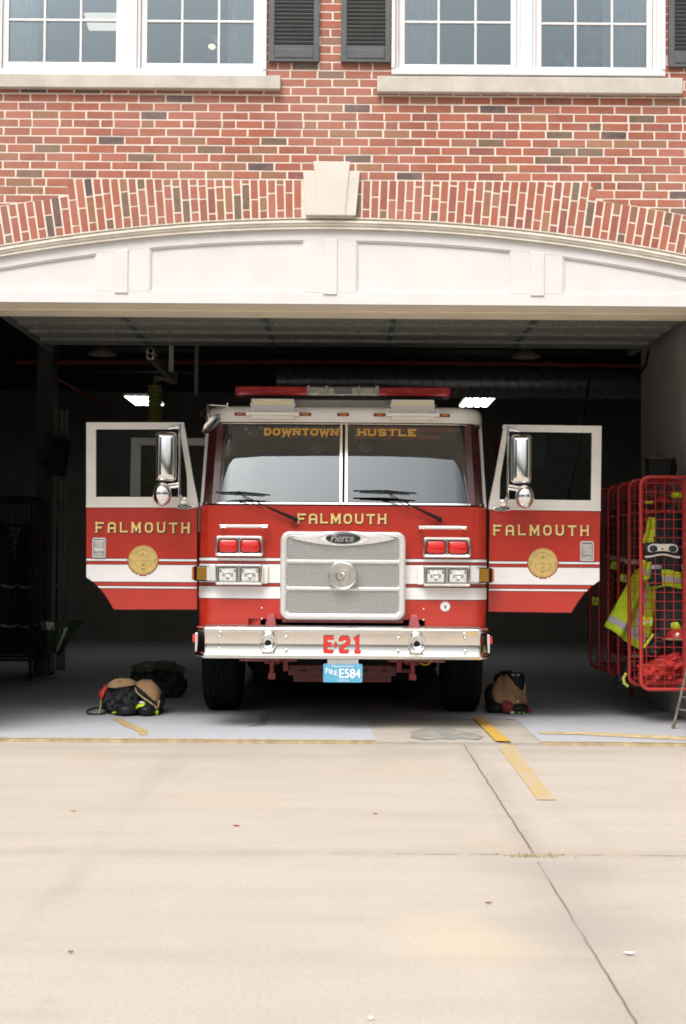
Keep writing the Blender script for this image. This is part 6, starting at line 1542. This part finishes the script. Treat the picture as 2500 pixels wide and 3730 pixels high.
# exhaust rail with hanging hose
T = thing('exhaust_hose', (W(566, 1400, 15.5)[0], 15.5, 1.2), 'olive corrugated exhaust hose hanging from an overhead rail on the left', 'exhaust hose')
b = MB(); y0_, y1_ = 13.9, 15.9; x, z = W(548, 1288, y0_)
for dx, dz in ((-.03, 0), (.03, 0)): b.box(x + dx - .005, x + dx + .005, y0_, y1_, z - .055, z + .055)
for dz in (-.055, 0, .05): b.box(x - .03, x + .03, y0_, y1_, z + dz, z + dz + .008)
b.build('rail', M['alu'], T)
b = MB(); xh, zt_ = W(566, 1405, 15.5); n_ = 90; zb_ = 1.15
b.lathez(xh, 15.5, [(.068 if k % 2 else .082, zt_ + (zb_ - zt_) * k / n_) for k in range(n_ + 1)], 16); b.build('hose', M['hose'], T, smooth=30)
b = MB(); b.tube([(xh, 15.5, zt_), (xh, 15.5, zt_ + .1), (x, 15.5, z - .06)], .03, 8); b.tube([(xh, 15.5, zt_ + .06), (xh + .2, 15.5, zt_ + .1)], .02, 8); b.build('hose_trolley', M['grey'], T, smooth=40)
for px, t_, b_ , y, lab in ((624, 1255, 1352, 14.3, 'near grey hanger post dropping from the ceiling above the left door'), (716, 1340, 1440, 16.5, 'farther grey hanger post above the cab roof corner')):
    b = MB(); x = W(px, 1300, y)[0]; b.box(x - .022, x + .022, y, y + .04, W(px, b_, y)[1], ZC); tag(b.build('hanger_post', M['inwall'], None), lab, 'post')
# speaker/monitor on the left column
T = thing('column', (W(185, 1800, 17.)[0], 17., 0), 'pale column with pipes in shade at the left', 'column')
x = W(165, 1800, 17.)[0]; b = MB(); b.box(x - .12, x + .08, 17, 17.3, 0, ZC); b.build('shaft', M['shadewall'], T)
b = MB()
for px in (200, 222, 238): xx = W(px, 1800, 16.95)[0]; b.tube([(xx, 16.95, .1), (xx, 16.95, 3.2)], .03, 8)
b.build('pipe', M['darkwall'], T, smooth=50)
T = thing('wall_monitor', (W(212, 1665, 16.6)[0], 16.6, W(212, 1740, 16.6)[1]), 'black tilted monitor mounted on the pale left column', 'monitor')
b = MB(); x, z = W(215, 1665, 16.6); b.rr(0, 0, .22, .44, .02, [(.01, -.05), (0, -.045), (0, .04), (.02, .06)]); c_ = Vector((x, 16.6, z)); rot = Matrix.Rotation(R(8), 3, 'Y') @ Matrix.Rotation(R(12), 3, 'Z'); b.warp(lambda v: c_ + rot @ v); b.build('screen', M['black'], T, smooth=40)
b = MB(); b.box(x - .22, x - .08, 16.65, 16.75, z - .12, z - .04); b.tube([(x - .1, 16.7, z - .08), (x - .1, 16.98, z - .08)], .02); b.build('mount', M['black'], T)
# things on the back wall
b = MB(); y = YB - .03
q = lambda px, py: W(px, py, y)
b.prism([q(1792, 1610), q(1836, 1610), q(1836, 1628), q(1822, 1628), q(1822, 1675), q(1803, 1675), q(1803, 1628), q(1792, 1628)], y, y + .025); tag(b.build('wall_letter', PM('red_letter', (.30, .02, .02), .5), None), 'red letter T on the back wall beside the cab', 'letter')
b = MB(); b.box(q(1925, 1590)[0], q(1990, 1590)[0], y, y + .028, q(1950, 1705)[1], q(1950, 1585)[1]); tag(b.build('wall_panel', M['inwall'], None, bevel=.01), 'grey flat panel on the back wall seen through the right door window', 'panel')
# cable hanging down through the right window, and the lead by the corner
b = MB(); b.tube([p(2148, 1370, 16.), p(2130, 1500, 16.), p(2110, 1640, 16.), p(2072, 1800, 16.), p(2060, 1900, 16.)], .012, 6); tag(b.build('hanging_cable', M['black'], None, smooth=60), 'black cable hanging across the right door window', 'cable')
b = MB(); b.tube([p(2365, 1270, 14.3), p(2352, 1330, 14.35), p(2330, 1362, 14.6)], .012, 6); tag(b.build('hanging_cable', M['black'], None, smooth=60), 'short dark cable looping from the right pier under the raised door', 'cable')
# green vest and dark coats on the left
hangcloth(((150, 2262), (305, 2262), (215, 2388), (188, 2370)), 15.0, .012, PM('dull_green_vest', (.026, .06, .02), .85, var=.4), 'safety_vest', 'dull green vest with pale stripes in the shade at left', 'safety vest', 10, 10, .03, ((.0, .05, .35, .3), (.5, .2, .7, .95)))
for k, (px0, px1, y) in enumerate(((-40, 50, 16.6), (60, 135, 16.95), (150, 230, 17.5))):
    x0, za = W(px0, 2380, y); x1, zb = W(px1, 1900, y); garment(y, x0, x1, za, zb, .13, 5, k * 2.1, M['cloth'], .15, 'turnout_coat', ('black turnout coat at the very left edge', 'black turnout coat second from the left edge', 'black turnout coat beside the pale left column')[k], 'coat', 'dark coats in the left lockers', ((.2, .22, 'silver'), (.5, .52, 'silver')), sleeves=False)

# ------------------------------------------------------------------ in the upstairs windows
yo = YW + .16
b = MB(); x, z = W(760, 190, yo); T = thing('desk_lamp', (x, yo, W(760, 232, yo)[1]), 'desk lamp with a lit shade behind the left window', 'lamp')
b.loft([[Vector((x - .012 + r_ * math.cos(a) + t * .05, yo + r_ * math.sin(a), W(760, py, yo)[1])) for a in [2 * math.pi * k / 16 for k in range(16)]] for t, (r_, py) in enumerate(((.014, 122), (.03, 132), (.04, 150), (.055, 162)))], True, False); b.build('lamp_shade', PM('grey_shade', (.45, .46, .46), .5), T, smooth=50)
b = MB(); b.lump((*((W(772, 170, yo)[0]), yo)[:2], W(772, 170, yo)[1]), (.03, .025, .022), 0, 1, 1, sub=2); b.build('bulb', EMIT('lamp_bulb', (1., .62, .38), 1.5), T, smooth=60)
b = MB(); b.tube([p(790, 178, yo), p(810, 195, yo), p(832, 200, yo), p(834, 240, yo)], .006, 6); b.tube([p(765, 175, yo), p(758, 205, yo)], .012, 6); b.build('lamp_arm', M['inwall'], T, smooth=50)
x, z = W(1581, 235, yo); T = thing('spray_bottle', (x, yo, z), 'blue spray bottle with white cap behind the right window', 'bottle')
b = MB(); b.lathez(x, yo, [(.030, z), (.031, z + .08), (.022, z + .11)], 14); b.build('bottle', PM('blue_plastic', (.25, .45, .70), .4), T, smooth=50)
b = MB(); b.lathez(x, yo, [(.024, z + .108), (.024, z + .145), (.016, z + .15)], 14); b.build('cap', M['sash'], T, smooth=50)
x, z = W(2068, 240, yo); T = thing('cup', (x, yo, z), 'pale blue cup with a cream tulip-like flower on the sill', 'cup')
b = MB(); b.lathez(x, yo, [(.025, z), (.03, z + .055)], 14); b.build('cup', PM('pale_blue_cup', (.30, .52, .58), .4), T, smooth=50)
b = MB(); xx, zz = W(2038, 208, yo); b.lump((xx, yo, zz), (.026, .02, .045), .15, 3, 2); b.tube([(xx, yo, zz), (x, yo, z + .05)], .004); b.build('flower', PM('cream_flower', (.62, .62, .34), .7), T, smooth=60)
x, z = W(2155, 240, yo); T = thing('plant_pot', (x, yo, z), 'patterned bowl with a thin leafy plant behind the far right window', 'plant')
b = MB(); b.lathez(x, yo, [(.05, z), (.09, z + .03), (.085, z + .055)], 18); b.build('bowl', PM('blue_white_china', (.5, .55, .6), .4, var=.5, scale=40), T, smooth=50)
b = MB(); random.seed(5)
for k in range(26):
    a = random.random() * 6.28; h_ = random.uniform(.1, .42); px_ = x + math.cos(a) * .09 * random.random() + .02 * (h_ > .3); b.tube([(x, yo, z + .05), ((x + px_) / 2, yo + .02 * math.sin(a), z + h_ * .6), (px_, yo + .03 * math.sin(a), z + h_)], .0018, 4)
    b.obox((px_, yo + .03 * math.sin(a), z + h_), (.035, .003, .02), Matrix.Rotation(a, 3, 'Y'))
b.build('leaves', PM('pale_green_leaf', (.22, .30, .16), .7), T, smooth=60)
yo2 = YW + 1.6; T = thing('office_ceiling_light', (W(380, 78, yo2)[0], yo2, W(380, 78, yo2)[1]), 'pale lit ceiling panel seen through the left window', 'ceiling light')
a_, c_ = W(318, 104, yo2), W(423, 46, yo2); b = MB(); b.prism([W(322, 104, yo2), W(520, 106, yo2), W(520, 46, yo2), W(305, 46, yo2)], yo2, yo2 + .05); b.build('diffuser', EMIT('office_panel', (1., .93, .80), .5), T)

# ------------------------------------------------------------------ litter on the driveway
for px, py, mt, lab, nm, cat, sz_ in ((1780, 3294, 'tan', 'brown dead leaf lying alone on the lower right concrete', 'dead_leaf', 'leaf', .02), (268, 2958, 'goldt', 'orange crumpled leaf on the concrete at left', 'dead_leaf', 'leaf', .02), (862, 3012, 'redcloth', 'flat pinkish leaf on the concrete left of centre', 'dead_leaf', 'leaf', .024), (258, 3474, 'tan', 'small brown leaf at the lower left', 'dead_leaf', 'leaf', .014), (2292, 3480, 'stripe', 'white paper scrap at the lower right', 'paper_scrap', 'litter', .03), (1325, 2709, 'stripe', 'white paper scrap at the edge of the bay floor', 'paper_scrap', 'litter', .022), (1352, 3716, 'stone2', 'pale pebble at the bottom edge of the concrete', 'pebble', 'stone', .014), (1368, 2968, 'tan', 'brown twig-like leaf right of the centre of the concrete', 'dead_leaf', 'leaf', .017)):
    x, y = WG(px, py); b = MB(); sz_ *= .72
    if nm == 'pebble': b.lump((x, y, .006), (sz_, sz_ * .7, .007), .2, 3, 3, sub=2)
    else:
        n_ = 7; rows_ = []
        for j in range(n_):
            t = j / (n_ - 1); w = sz_ * .42 * math.sin(math.pi * (.06 + .9 * t)); cx_ = x + (t - .5) * 2 * sz_
            rows_.append([Vector((cx_, y + k * w, .004 + .006 * abs(k) + .008 * (t - .5) ** 2)) for k in (-1, 0, 1)])
        b.loft(rows_, False, False, closed=False)
    tag(b.build(nm, M[mt], None, smooth=60), lab, cat)

# ------------------------------------------------------------------ unseen trees behind the camera, invented for chrome reflections and to shade the bay
random.seed(8)
b = MB()
for i in range(64):
    cx_ = random.uniform(17, 90) * random.choice((-1, 1)); cy_ = random.uniform(-52, -40); h_ = random.uniform(13, 19)
    for k in range(70):
        v = Vector((random.gauss(0, 1), random.gauss(0, 1), random.gauss(0, 1))).normalized() * random.random() ** .4
        c = Vector((cx_ + v.x * h_ * .45, cy_ + v.y * h_ * .4, h_ * .55 + v.z * h_ * .45)); s_ = random.uniform(.9, 1.9)
        b.obox(c, (s_, s_, .05), Matrix.Rotation(random.random() * 6, 3, 'Z') @ Matrix.Rotation(random.random() * 3, 3, 'X'))
    b.tube([(cx_, cy_, 0), (cx_, cy_, h_ * .6)], .25, 6)
tag(b.build('unseen_tree_line', M['leaf'], None, weld=False), kind='stuff')

# ------------------------------------------------------------------ daylight: bright overcast
w = bpy.data.worlds.new('World'); scene.world = w; w.use_nodes = True; nt = w.node_tree; nt.nodes.clear()
out = nd(nt, 'ShaderNodeOutputWorld'); bg = nd(nt, 'ShaderNodeBackground'); lk(nt, bg.outputs[0], out.inputs[0])
sk = nd(nt, 'ShaderNodeTexSky', sky_type='NISHITA'); sk.sun_disc = False
SUN_EL, SUN_AZ = R(60), R(205)
sk.sun_elevation = SUN_EL; sk.sun_rotation = SUN_AZ; sk.air_density = 1.; sk.dust_density = 6.; sk.ozone_density = 1.
hs = nd(nt, 'ShaderNodeHueSaturation'); hs.inputs['Saturation'].default_value = .25; lk(nt, sk.outputs[0], hs.inputs['Color'])
# cloud cover: an overcast sky is darker towards the horizon than overhead
tcw = nd(nt, 'ShaderNodeTexCoord'); sxw = nd(nt, 'ShaderNodeSeparateXYZ'); lk(nt, tcw.outputs['Generated'], sxw.inputs[0])
ov = ramp(nt, sxw.outputs[2], 0., .9, .30, 1.55); vm = nd(nt, 'ShaderNodeVectorMath', operation='SCALE'); lk(nt, hs.outputs[0], vm.inputs[0]); lk(nt, ov, vm.inputs['Scale']); lk(nt, vm.outputs[0], bg.inputs[0])
bg.inputs[1].default_value = .12
sd = bpy.data.lights.new('sun', 'SUN'); sd.energy = 1.15; sd.angle = R(24); sd.color = (1., .96, .91)
so = bpy.data.objects.new('sun', sd); COL.objects.link(so)
pos = Vector((math.sin(SUN_AZ) * math.cos(SUN_EL), math.cos(SUN_AZ) * math.cos(SUN_EL), math.sin(SUN_EL)))
so.rotation_euler = (-pos).to_track_quat('-Z', 'Y').to_euler(); so.location = (0, -5, 12)

# ------------------------------------------------------------------ camera
cd = bpy.data.cameras.new('camera'); cam = bpy.data.objects.new('camera', cd); COL.objects.link(cam); scene.camera = cam
cd.sensor_fit = 'VERTICAL'; cd.sensor_height = 36.; cd.sensor_width = 24.13; cd.lens = FPX / 3730 * 36
cd.clip_start = .1; cd.clip_end = 1000
cd.dof.use_dof = True; cd.dof.focus_distance = 12.1; cd.dof.aperture_fstop = 4.
cam.matrix_world = Matrix(((_r.x, _u.x, -_f.x, 0), (_r.y, _u.y, -_f.y, 0), (_r.z, _u.z, -_f.z, CAMH), (0, 0, 0, 1)))
scene.render.engine = 'CYCLES'; scene.cycles.filter_width = 1.75
vs = scene.view_settings; vs.view_transform = 'Standard'; vs.look = 'None'; vs.exposure = .82; vs.gamma = 1.
